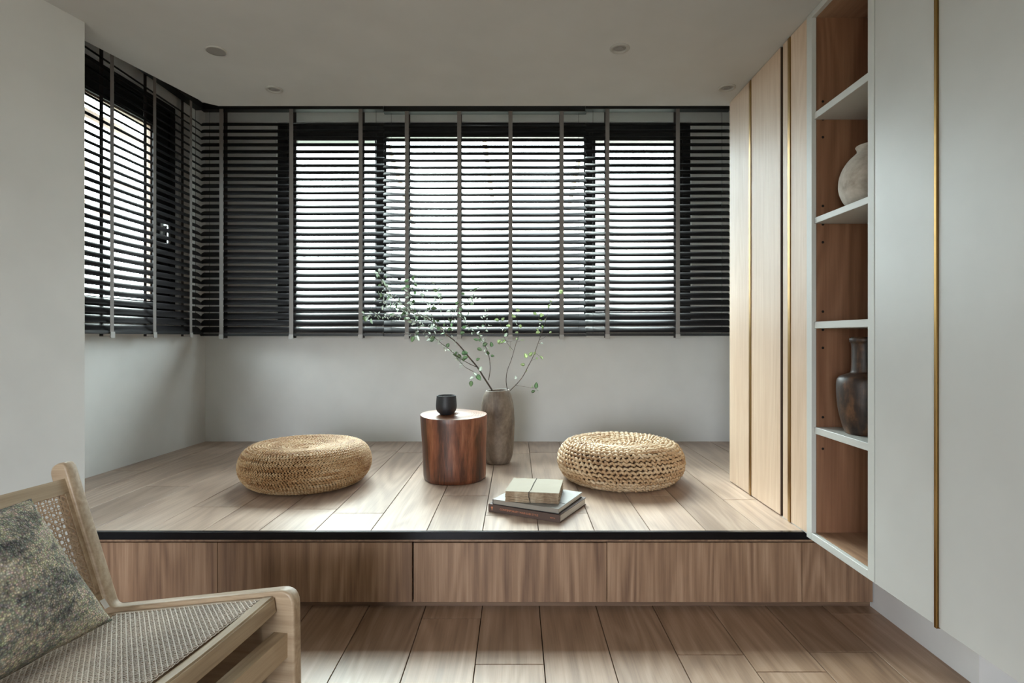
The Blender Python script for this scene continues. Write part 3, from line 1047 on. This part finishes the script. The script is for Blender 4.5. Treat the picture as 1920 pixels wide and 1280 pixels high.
def text(body, size, x, z, parent, mat, name='lettering', width=None):
    cu = bpy.data.curves.new('t', 'FONT'); cu.body = body; cu.size = size; cu.extrude = .0002
    cu.align_y = 'CENTER'
    cu.resolution_u = 2
    o = bpy.data.objects.new('t', cu); COL.objects.link(o)
    bpy.context.view_layer.update()
    me = bpy.data.meshes.new_from_object(o.evaluated_get(bpy.context.evaluated_depsgraph_get()))
    bpy.data.objects.remove(o)
    xs = [v.co.x for v in me.vertices]
    k = (width / (max(xs) - min(xs))) if width else 1
    for v in me.vertices:
        v.co = Vector((x + v.co.x * k, -.0022 - v.co.z, z + v.co.y))
    me.materials.clear(); me.materials.append(mat)
    return link(name, me, None, parent)


text('CONTEMPORARY WABI-SABI STYLE', .0105, .052, T1 / 2, b1, M['orange_ink'], width=.165)
bm = bmesh.new()
for (ox, oz, r) in ((.017, T1 / 2 + .002, .0042),):
    vs = [bm.verts.new((ox + r * math.cos(k * math.pi / 8), -.0025, oz + r * math.sin(k * math.pi / 8))) for k in range(16)]
    bm.faces.new(vs)
add_box(bm, .0155, .0185, -.0026, -.0022, T1 / 2 - .008, T1 / 2 - .001)
link('emblem', mesh_from(bm, 'emblem'), M['orange_ink'], b1)
text('BETA', .0062, .266, T1 / 2, b1, M['orange_ink'], name='imprint', width=.020)

b2 = bpy.data.objects.new('book', None); COL.objects.link(b2)
Z2 = PZ + T1 + .0012
b2.matrix_world = book_frame((-.092, 2.221, Z2), math.radians(-26.6)); tag(b2, 'pale grey hardback lying between the brown book and the paper bundle', 'book', 'books stacked on the platform')
W2, D2, T2 = .278, .252, .0195
bookpart('cover', (0, W2, 0, D2, 0, .0025), M['book_dark'], b2, .0006)['label'] = 'dark back cover'
bookpart('cover', (0, W2, 0, D2, T2 - .0025, T2), M['book_grey'], b2, .0006)
bookpart('spine', (0.003, W2, -.0015, .0018, .0026, T2), M['book_spine_grey'], b2, .0005)
bookpart('spine_band', (0, .003, -.0016, .0018, .002, T2), M['book_dark'], b2)
bookpart('page_block', (.003, W2 - .003, .0018, D2 - .004, .0025, T2 - .0025), M['pages'], b2)
bm = bmesh.new()
add_tube(bm, [(x, .05 + .02 * math.sin(x * 30), T2 + .0006) for x in [.205 + i * .008 for i in range(10)]], .0006, .0006, 4)
link('drawn_line', mesh_from(bm, 'drawn_line'), M['string'], b2)

b3 = bpy.data.objects.new('paper_bundle', None); COL.objects.link(b3)
Z3 = Z2 + T2 + .0014
b3.matrix_world = book_frame((-.042, 2.183, Z3), math.radians(-9)); tag(b3, 'rough-edged bundle of handmade paper tied with string, on top of the books', 'paper bundle')
W3, D3, T3 = .205, .205, .040
bm = bmesh.new(); rr = random.Random(4)
nl = 14
for i in range(nl):
    za, zb_ = T3 * i / nl + .0002, T3 * (i + 1) / nl - .0002
    ring = []
    N = 15
    pts = [(W3 * t / N, 0) for t in range(N)] + [(W3, D3 * t / N) for t in range(N)] + [(W3 * (1 - t / N), D3) for t in range(N)] + [(0, D3 * (1 - t / N)) for t in range(N)]
    lo, hi = [], []
    last = i == nl - 1
    for (x, y) in pts:
        j = .0022 if not last else .0035
        dx, dy = rr.uniform(-j, j), rr.uniform(-j, j)
        lo.append(bm.verts.new((x + dx, y + dy, za))); hi.append(bm.verts.new((x + dx, y + dy, zb_ + (rr.uniform(0, .0025) if last and y > D3 * .98 else 0))))
    bm.faces.new(lo[::-1]); bm.faces.new(hi)
    for k in range(len(pts)): bm.faces.new((lo[k], lo[(k + 1) % len(pts)], hi[(k + 1) % len(pts)], hi[k]))
link('sheets', mesh_from(bm, 'sheets'), mk_blotch('handmade_paper', ('#86705a', '#a18d75', '#b5a48d'), (20, 20, 8), .95), b3)
bm = bmesh.new()
add_box(bm, -.001, W3 + .001, -.001, D3 + .001, T3 - .0002, T3 + .0012)
link('cover_sheet', mesh_from(bm, 'cover_sheet'), M['paper'], b3)['label'] = 'cream cover sheet'
bm = bmesh.new()
xs_ = .092
add_tube(bm, [(xs_ + .005, -.0035, 0.0), (xs_ - .001, -.0038, T3 * .6), (xs_, -.0036, T3 + .002), (xs_ + .003, .03, T3 + .0026), (xs_ + .002, D3 * .6, T3 + .0026), (xs_ + .004, D3 + .003, T3 + .002), (xs_ + .004, D3 + .0036, 0)], .0013, .0013, 6)
link('string', mesh_from(bm, 'string'), M['string'], b3)

# ------------------------------------------------------------------ branches
def zp(x, y): return 680 + x / 5.018, 490 + y / 5.018


def leaf_mesh(name, mat, w=.62, curl=.18):
    bm = bmesh.new(); n = 6; L, Rr, Cn = [], [], []
    for i in range(n + 1):
        t = i / n
        ww = w * .5 * math.sin(math.pi * min(1, t ** .8)) ** .75 if 0 < t < 1 else 0.0
        zc = -curl * t * t
        Cn.append(bm.verts.new((t, 0, zc)))
        if 0 < i < n:
            L.append(bm.verts.new((t, ww, zc + ww * .28))); Rr.append(bm.verts.new((t, -ww, zc + ww * .28)))
    for side in (L, Rr):
        bm.faces.new((Cn[0], side[0], Cn[1]) if side is Rr else (Cn[0], Cn[1], side[0]))
        for i in range(len(side) - 1):
            q = (Cn[i + 1], side[i], side[i + 1], Cn[i + 2]) if side is Rr else (Cn[i + 1], Cn[i + 2], side[i + 1], side[i])
            bm.faces.new(q)
        q = (Cn[n - 1], side[-1], Cn[n]) if side is Rr else (Cn[n - 1], Cn[n], side[-1])
        bm.faces.new(q)
    bmesh.ops.solidify(bm, geom=bm.faces[:], thickness=.012)
    me = mesh_from(bm, name, True); me.materials.append(mat)
    return me


LM = {k: leaf_mesh('leaf', M[k], .66 if k != 'leaf_young' else .72) for k in ('leaf', 'leaf_pale', 'leaf_young')}
LM['leaf2'] = leaf_mesh('leaf', M['leaf'], .8, .05)
LM['narrow'] = leaf_mesh('leaf', M['leaf_pale'], .42, .25)


def path3(pts, depth0, depth1, rnd, wob=.02, n=6):
    sp_ = spline(pts, n); out = []
    m = len(sp_)
    for i, p in enumerate(sp_):
        t = i / (m - 1)
        D = depth0 + (depth1 - depth0) * t + wob * math.sin(t * 5 + rnd)
        px, py = zp(*p)
        out.append(at_d(px, py, D))
    return out


def add_leaf(root, pos, dirv, size, kind, rnd):
    o = link('leaf', LM[kind], None, root)
    x = dirv.normalized()
    up = Vector((rnd.uniform(-1, 1), rnd.uniform(-1, .4), rnd.uniform(-.3, 1)))
    z = (up - x * up.dot(x)).normalized(); y = z.cross(x)
    m = Matrix((x, y, z)).transposed().to_4x4()
    m = Matrix.Translation(pos - root.location) @ m @ Matrix.Diagonal((size, size, size, 1))
    o.matrix_local = m
    return o


def branch(label, stems, counts, kinds, seed, big=(), budget=290, small=0):
    paths = []
    rnd = random.Random(seed)
    base = path3(stems[0][0], stems[0][1], stems[0][2], 0)[0]
    root = empty('leafy_branch', tuple(base)); tag(root, label, 'branch', 'branches in the clay vase')
    left = budget
    for si, (pts, d0, d1, r0, r1, nleaf, size, start) in enumerate(stems):
        P = path3(pts, d0, d1, si * 1.7 if si else 0, .0 if si == 0 else .012)
        if si == 0:                              # the foot goes down into the vase
            foot = Vector((VS[0] + (P[0].x - VS[0]) * -.3, VS[1], PZ + .06))
            P = [foot, (foot + P[0]) / 2 + (P[0] - foot) * .3] + P
        paths.append(P)
        bm = bmesh.new(); add_tube(bm, [p - root.location for p in P], r0, r1, 6)
        link('stem' if si == 0 else 'twig', mesh_from(bm, 'stem', True), M['bark'], root)
        m = len(P); s_i = int(start * m)
        for j in range(nleaf):
            if left <= 0: break
            f = s_i + (m - 1 - s_i) * (j + rnd.random()) / nleaf
            i = min(m - 2, int(f)); p = P[i].lerp(P[i + 1], f - i)
            t = (P[i + 1] - P[i]).normalized()
            d = (t * rnd.uniform(.1, 1.0) + Vector((rnd.uniform(-1, 1), rnd.uniform(-.9, .9), rnd.uniform(-.9, 1.0)))).normalized()
            off = rnd.choice((.0, .0, .012, .022, .034))
            q = p + d * off
            if off > 0.01:
                bm = bmesh.new(); add_tube(bm, [p - root.location, q - root.location], .0006, .0005, 4, False)
                link('petiole', mesh_from(bm, 'petiole'), M['bark'], root)
            add_leaf(root, q, d, size * 1.2 * rnd.uniform(.6, 1.25), rnd.choice(kinds), rnd)
            left -= 1
    if small:
        sv, sf, uvn = [], [], 0
        tmpl = LM['narrow']; tv = [v.co.copy() for v in tmpl.vertices]; tf = [tuple(p.vertices) for p in tmpl.polygons]
        for P in paths:
            m = len(P)
            for j in range(int(small * m)):
                f = m * .35 + rnd.random() * (m * .65 - 1.01); i = int(f); p = P[i].lerp(P[i + 1], f - i)
                d = Vector((rnd.uniform(-1, 1), rnd.uniform(-1, .6), rnd.uniform(-1, 1))).normalized()
                zz = Vector((rnd.uniform(-1, 1), rnd.uniform(-1, .5), rnd.uniform(-.2, 1))); zz = (zz - d * zz.dot(d)).normalized()
                s_ = rnd.uniform(.009, .019)
                mm = Matrix.Translation(p + d * rnd.uniform(0, .022) - root.location) @ Matrix((d, zz.cross(d), zz)).transposed().to_4x4() @ Matrix.Scale(s_, 4)
                o0 = len(sv); sv += [mm @ v for v in tv]; sf += [tuple(o0 + q for q in f_) for f_ in tf]
        me = bpy.data.meshes.new('small_leaves'); me.from_pydata(sv, [], sf)
        for p in me.polygons: p.use_smooth = True
        link('small_leaves', me, M['leaf_pale'], root)['kind'] = 'stuff'
    for (x, y, s, ang, k) in big:
        px, py = zp(x, y)
        p = at_d(px, py, 3.06)
        d = Vector((math.cos(ang), rnd.uniform(-.3, .1), math.sin(ang)))
        o = add_leaf(root, p - d * s / 2, d, s, k, rnd)
        xx = d.normalized(); zz = Vector((0, -1, .35)); zz = (zz - xx * zz.dot(xx)).normalized(); yy = zz.cross(xx)
        o.matrix_local = Matrix.Translation(p - d * s / 2 - root.location) @ Matrix((xx, yy, zz)).transposed().to_4x4() @ Matrix.Diagonal((s, s, s, 1))


V_ = 3.09
BIG = ['leaf', 'leaf_pale', 'leaf_pale', 'narrow', 'narrow', 'leaf2']
stems = [
    ([(1215, 1205), (1140, 1090), (1080, 995), (1000, 900), (940, 825), (870, 750), (780, 680), (700, 600), (600, 530), (500, 480), (400, 420), (300, 350), (230, 270), (180, 180), (140, 80)], V_, 3.0, .0048, .0012, 44, .022, .42),
    ([(1090, 1000), (1000, 960), (900, 900), (820, 830), (740, 770), (640, 690), (520, 640), (480, 700)], V_, 2.92, .0022, .0009, 22, .022, .2),
    ([(1040, 1035), (960, 990), (905, 930), (870, 880)], V_, 3.02, .0016, .0009, 6, .02, .4),
    ([(1185, 1115), (1200, 1000), (1185, 880), (1150, 790), (1090, 700), (1010, 620), (950, 540), (880, 440)], V_, 3.2, .0022, .0008, 24, .021, .25),
    ([(640, 560), (480, 560), (350, 530), (220, 510), (100, 490), (20, 520)], 3.03, 2.9, .0018, .0008, 28, .022, .1),
    ([(520, 490), (460, 380), (440, 280), (470, 160)], 3.04, 3.1, .0014, .0007, 16, .022, .1),
    ([(700, 600), (640, 480), (600, 380), (570, 280)], 3.05, 3.2, .0014, .0007, 20, .020, .1),
    ([(780, 580), (740, 460), (715, 340), (710, 250)], 3.05, 3.0, .0012, .0006, 15, .019, .3),
    ([(880, 460), (960, 420), (1030, 400), (1040, 330), (1050, 260)], 3.18, 3.15, .0010, .0006, 12, .018, .2),
    ([(1090, 700), (1160, 640), (1150, 540), (1190, 450)], 3.15, 3.1, .0010, .0006, 10, .016, .2),
    ([(620, 530), (500, 500), (380, 450), (250, 420), (150, 330)], 3.03, 2.95, .0016, .0007, 30, .022, .1),
    ([(850, 700), (820, 600), (860, 500), (895, 400)], 3.05, 2.97, .0012, .0006, 15, .018, .2),
    ([(800, 700), (700, 640), (560, 600), (440, 520), (330, 420), (240, 330)], 3.06, 3.12, .0015, .0006, 30, .021, .2),
]
bigs = [(1090, 1090, .040, -.9, 'leaf'), (1060, 1060, .030, 2.2, 'leaf_pale'), (1025, 1095, .028, 3.6, 'leaf_pale'), (1110, 1010, .030, 1.3, 'leaf_pale'),
        (1020, 1150, .034, -1.7, 'leaf'), (960, 862, .036, .1, 'leaf2'), (965, 905, .034, .5, 'leaf'), (655, 725, .042, .7, 'leaf2'),
        (820, 640, .028, .2, 'leaf2'), (938, 672, .027, .3, 'leaf2'), (955, 620, .026, .2, 'leaf'), (1100, 825, .030, -.4, 'leaf'),
        (1152, 780, .030, .4, 'leaf2'), (1212, 780, .030, 1.8, 'leaf'), (1222, 888, .022, -.1, 'leaf'), (670, 440, .034, .1, 'leaf'),
        (412, 185, .026, 3.0, 'leaf2'), (420, 235, .026, 3.0, 'leaf2'), (475, 155, .028, 1.0, 'leaf'), (500, 225, .024, -.6, 'leaf'),
        (25, 540, .036, -1.5, 'leaf'), (270, 500, .022, .1, 'leaf2'), (375, 495, .022, 1.4, 'leaf'), (470, 730, .036, -2.0, 'leaf'), (520, 720, .036, -1.1, 'narrow'),
        (1085, 920, .024, .5, 'leaf'), (890, 395, .024, .4, 'leaf2'), (945, 303, .022, -.2, 'leaf2')]
branch('long leafy branch leaning far out to the left of the clay vase', stems, None, BIG, 11, bigs, 262, .75)
YG = ['leaf_young', 'leaf_pale', 'leaf_young']
branch('slender upright twig with few pale leaves rising from the vase rim', [
    ([(1365, 1225), (1350, 1130), (1360, 1030), (1400, 920), (1440, 780), (1465, 700), (1460, 580), (1440, 480)], V_, 3.1, .0022, .0007, 9, .018, .6),
    ([(1410, 830), (1350, 750), (1310, 640), (1290, 530)], 3.09, 3.15, .0010, .0006, 9, .018, .3),
    ([(1450, 730), (1400, 750), (1330, 760), (1280, 780)], 3.09, 3.0, .0008, .0005, 4, .018, .3)], None, YG, 21,
    [(1460, 460, .026, .1, 'leaf_young'), (1370, 605, .026, 2.9, 'leaf_young'), (1485, 610, .022, -1.3, 'leaf_young'), (1420, 520, .026, 3.0, 'leaf_young'), (1260, 548, .024, 2.9, 'leaf_young'), (1285, 750, .028, .8, 'leaf_young')])
branch('slender twig curving up towards the oak cupboard side', [
    ([(1370, 1232), (1490, 1105), (1560, 980), (1610, 880), (1660, 740), (1710, 600), (1750, 450), (1790, 360), (1860, 290)], V_, 3.0, .0024, .0006, 13, .018, .25),
    ([(1440, 1165), (1540, 1180), (1600, 1190), (1635, 1195)], 3.08, 2.98, .0009, .0006, 3, .015, .5),
    ([(1660, 740), (1710, 715), (1760, 670)], 3.04, 3.0, .0007, .0005, 1, .015, .6),
    ([(1690, 660), (1665, 600), (1650, 500)], 3.04, 3.1, .0008, .0005, 5, .017, .4)], None, YG, 31,
    [(1633, 1165, .034, 1.5, 'leaf'), (1605, 1222, .024, .4, 'leaf'), (1535, 885, .030, 2.0, 'leaf_young'), (1582, 870, .030, .9, 'leaf_young'), (1505, 970, .026, 2.9, 'leaf_young'),
     (1620, 490, .024, 2.6, 'leaf_young'), (1685, 500, .026, -.2, 'leaf_young'), (1870, 290, .024, .7, 'leaf_young'), (1650, 668, .026, .1, 'leaf_young'), (1440, 1090, .022, 1.6, 'leaf_pale')])

# ------------------------------------------------------------------ lounge chair
CO = Vector((-.4905, 1.252, 0))
U = Vector((.986, -.168, 0)).normalized(); Vv = Vector((-.168, -.986, 0)).normalized()
chair = bpy.data.objects.new('lounge_chair', None); COL.objects.link(chair)
# local axes: X = facing direction, Y = away from the camera side, Z = up
CM = Matrix((( U.x, -Vv.x, 0, CO.x), (U.y, -Vv.y, 0, CO.y), (0, 0, 1, 0), (0, 0, 0, 1)))
chair.matrix_world = CM
tag(chair, 'low ash wood lounge chair with woven cane seat and back', 'chair')
CW = .54


def round_poly(pts, rad, seg=6):
    out = []; n = len(pts)
    for i, p in enumerate(pts):
        r = rad[i]
        p = Vector(p); a = Vector(pts[i - 1]); b = Vector(pts[(i + 1) % n])
        if r <= 0: out.append(tuple(p)); continue
        da, db = (a - p).normalized(), (b - p).normalized()
        ang = da.angle(db)
        t = min(r / math.tan(ang / 2), (a - p).length * .48, (b - p).length * .48)
        s, e = p + da * t, p + db * t
        for k in range(seg + 1):
            q = k / seg
            out.append(tuple((1 - q) ** 2 * s + 2 * q * (1 - q) * p + q * q * e))
    return out


side = [(0, .40), (.006, 0), (-.048, 0), (-.085, .335), (-.435, .262), (-.500, 0), (-.545, 0), (-.512, .27), (-.637, .642), (-.594, .662), (-.468, .321)]
radi = [.035, .003, .003, .035, .03, .003, .003, .05, .028, .028, .018]
for (y0, y1) in ((0, .030), (-CW, -CW + .030)):
    poly = round_poly(side, radi)
    bm = bmesh.new()
    A = [bm.verts.new((x, y0, z)) for x, z in poly]; B = [bm.verts.new((x, y1, z)) for x, z in poly]
    fa = bm.faces.new(A); fb = bm.faces.new(B[::-1])
    for k in range(len(poly)): bm.faces.new((A[(k + 1) % len(poly)], A[k], B[k], B[(k + 1) % len(poly)]))
    bmesh.ops.recalc_face_normals(bm, faces=bm.faces[:])
    ed = [e for e in bm.edges if (e.verts[0].co.y == e.verts[1].co.y)]
    bmesh.ops.bevel(bm, geom=ed, offset=.005, segments=3, affect='EDGES', profile=.5)
    me = mesh_from(bm, 'side_frame')
    for p in me.polygons: p.use_smooth = abs(p.normal.y) < .98
    link('side_frame', me, M['seat_wood'], chair)


def cbar(name, x0, x1, y0, y1, z0, z1, mat, bev=.004, M4=None, bow=0.0):
    bm = bmesh.new()
    add_box(bm, x0, x1, y0, y1, z0, z1)
    if bow:
        bmesh.ops.subdivide_edges(bm, edges=[e for e in bm.edges if abs(e.verts[0].co.y - e.verts[1].co.y) > .1], cuts=10)
        for v in bm.verts:
            t = (v.co.y - y0) / (y1 - y0)
            v.co.z -= bow * math.sin(math.pi * t)
    bmesh.ops.bevel(bm, geom=[e for e in bm.edges if e.calc_face_angle(0) > .5], offset=bev, segments=2, affect='EDGES')
    if M4 is not None: bmesh.ops.transform(bm, matrix=M4, verts=bm.verts[:])
    return link(name, mesh_from(bm, name), mat, chair)


SL = math.atan((.40 - .321) / .468)
# seat plane: local frame at the front top edge, x back along the slope
SM = Matrix.Translation((-.044, 0, .382)) @ Matrix.Rotation(-SL, 4, 'Y')   # +X front, slopes down towards -X
yn, yf = -CW + .030, 0.0
cbar('front_rail', -.030, .0, yn, yf, -.036, .002, M['seat_wood_y'], .004, SM, .008)
cbar('rear_rail', -.43, -.405, yn, yf, -.03, .0, M['seat_wood_y'], .003, SM)
cbar('seat_side_rail', -.41, -.025, yf - .014, yf, -.026, .001, M['seat_wood'], .002, SM)
cbar('seat_side_rail', -.41, -.025, yn, yn + .014, -.026, .001, M['seat_wood'], .002, SM)
cbar('stretcher', -.046, -.014, yn, yf, .250, .303, M['seat_wood_y'], .004)
cbar('stretcher', -.53, -.505, yn, yf, .13, .165, M['seat_wood_y'], .004)
bang = math.atan2(.126, .341)
QM = Matrix.Translation((-.468, 0, .321)) @ Matrix.Rotation(-bang, 4, 'Y')   # +Z runs up the back
cbar('back_top_rail', -.034, -.010, yn, yf, .287, .322, M['seat_wood_y'], .004, QM)
cbar('back_bottom_rail', -.034, -.010, yn, yf, .020, .045, M['seat_wood_y'], .003, QM)
cbar('back_side_rail', -.030, -.010, yf - .010, yf, .040, .290, M['seat_wood'], .002, QM)
cbar('back_side_rail', -.030, -.010, yn, yn + .010, .040, .290, M['seat_wood'], .002, QM)


def cane(name, a0, a1, b0, b1, pitch, wd, to3, mat):
    """woven hexagonal cane over the rectangle a x b; to3 maps (a, b, h) to a local point"""
    bm = bmesh.new()

    def strip(p, q, h0, wave, ph):
        p, q = Vector(p), Vector(q); d = q - p; L = d.length
        if L < pitch * .4: return
        d.normalize(); nrm = Vector((-d.y, d.x)) * wd / 2
        n = max(1, int(L / (pitch / 2))) if wave else 1
        prev = None
        for i in range(n + 1):
            t = p + d * (L * i / n)
            h = h0 + (wave * math.cos(math.pi * i + ph) if wave else 0)
            cur = [bm.verts.new(to3(*(t + nrm), h)), bm.verts.new(to3(*(t - nrm), h))]
            if prev: bm.faces.new((prev[0], prev[1], cur[1], cur[0]))
            prev = cur
    na = int((a1 - a0) / pitch); nb = int((b1 - b0) / pitch)
    for i in range(na + 1):
        a = a0 + (a1 - a0) * i / na
        for s in (-.19, .19): strip((a + s * pitch, b0), (a + s * pitch, b1), 0, .0006, (i % 2) * math.pi)
    for i in range(nb + 1):
        b = b0 + (b1 - b0) * i / nb
        for s in (-.19, .19): strip((a0, b + s * pitch), (a1, b + s * pitch), .0006, .0006, (i % 2) * math.pi)
    A, B = a1 - a0, b1 - b0
    k = -B
    while k < A:
        lo = max(0, k); hi = min(A, k + B)
        strip((a0 + lo, b0 + lo - k), (a0 + hi, b0 + hi - k), .0016, .0005, 0)
        strip((a0 + lo, b1 - (lo - k)), (a0 + hi, b1 - (hi - k)), .0022, .0005, 0)
        k += pitch
    bmesh.ops.recalc_face_normals(bm, faces=bm.faces[:])
    bmesh.ops.solidify(bm, geom=bm.faces[:], thickness=.0007)
    o = link(name, mesh_from(bm, name), mat, chair)
    o['kind'] = 'stuff'
    return o


cane('cane_seat', -.395, -.030, yn + .012, yf - .012, .0118, .0019, lambda a, b, h: SM @ Vector((a, b, h - .001)), M['cane_seat'])
cane('cane_back', .042, .290, yn + .008, yf - .008, .0158, .0023, lambda a, b, h: QM @ Vector((-.014 + h, b, a)), M['cane'])

# pillow: rests on the seat and leans on the back
BR = CM @ Vector((-.383, -.075, .336))
TR = CM @ Vector((-.505, -.150, .618))
e1 = Vv * .45
e2 = TR - BR
nn = e1.cross(e2); nn.normalize()
if nn.dot(U) < 0: nn = -nn
bm = bmesh.new(); N = 44; grid = {}
for side_ in (0, 1):
    for i in range(N + 1):
        for j in range(N + 1):
            s = -1 + 2 * i / N; t = -1 + 2 * j / N
            edge = i in (0, N) or j in (0, N)
            if side_ and edge: grid[(1, i, j)] = grid[(0, i, j)]; continue
            th = ((1 - abs(s) ** 2.6) * (1 - abs(t) ** 2.6)) ** .55
            pin = .055
            ss = s * (1 - pin * (1 - t * t) * abs(s)) ; tt = t * (1 - pin * (1 - s * s) * abs(t))
            p = BR + e1 * (ss + 1) / 2 + e2 * (tt + 1) / 2
            nz = mnoise.noise(p * 9) * .010 + mnoise.noise(p * 30) * .003
            h = th * (.072 + nz) if side_ == 0 else -th * .030
            if edge: h = 0
            grid[(side_, i, j)] = bm.verts.new(p + nn * h + Vector((0, 0, 1)) * (mnoise.noise(p * 14) * .003 if edge else 0))
for side_ in (0, 1):
    for i in range(N):
        for j in range(N):
            q = [grid[(side_, i, j)], grid[(side_, i + 1, j)], grid[(side_, i + 1, j + 1)], grid[(side_, i, j + 1)]]
            bm.faces.new(q if side_ == 0 else q[::-1])
bmesh.ops.recalc_face_normals(bm, faces=bm.faces[:])
me = mesh_from(bm, 'cushion_cover', True)
ctr = BR + e1 * .5
for v in me.vertices: v.co -= ctr
pl = empty('cushion', tuple(ctr)); tag(pl, 'grey-green tweed cushion propped in the lounge chair', 'cushion')
link('cover', me, M['pillow'], pl)
bm = bmesh.new()
tp = BR + e1 * .0 + e2 * .10 - ctr
a_ = (e1.normalized() * -.012); b_ = e2.normalized() * .022
vs = [bm.verts.new(tp + q) for q in (Vector((0, 0, 0)), a_, a_ + b_, b_)]
bm.faces.new(vs); bmesh.ops.solidify(bm, geom=bm.faces[:], thickness=.001)
link('care_tag', mesh_from(bm, 'care_tag'), M['tag'], pl)['label'] = 'small white tag in the seam'
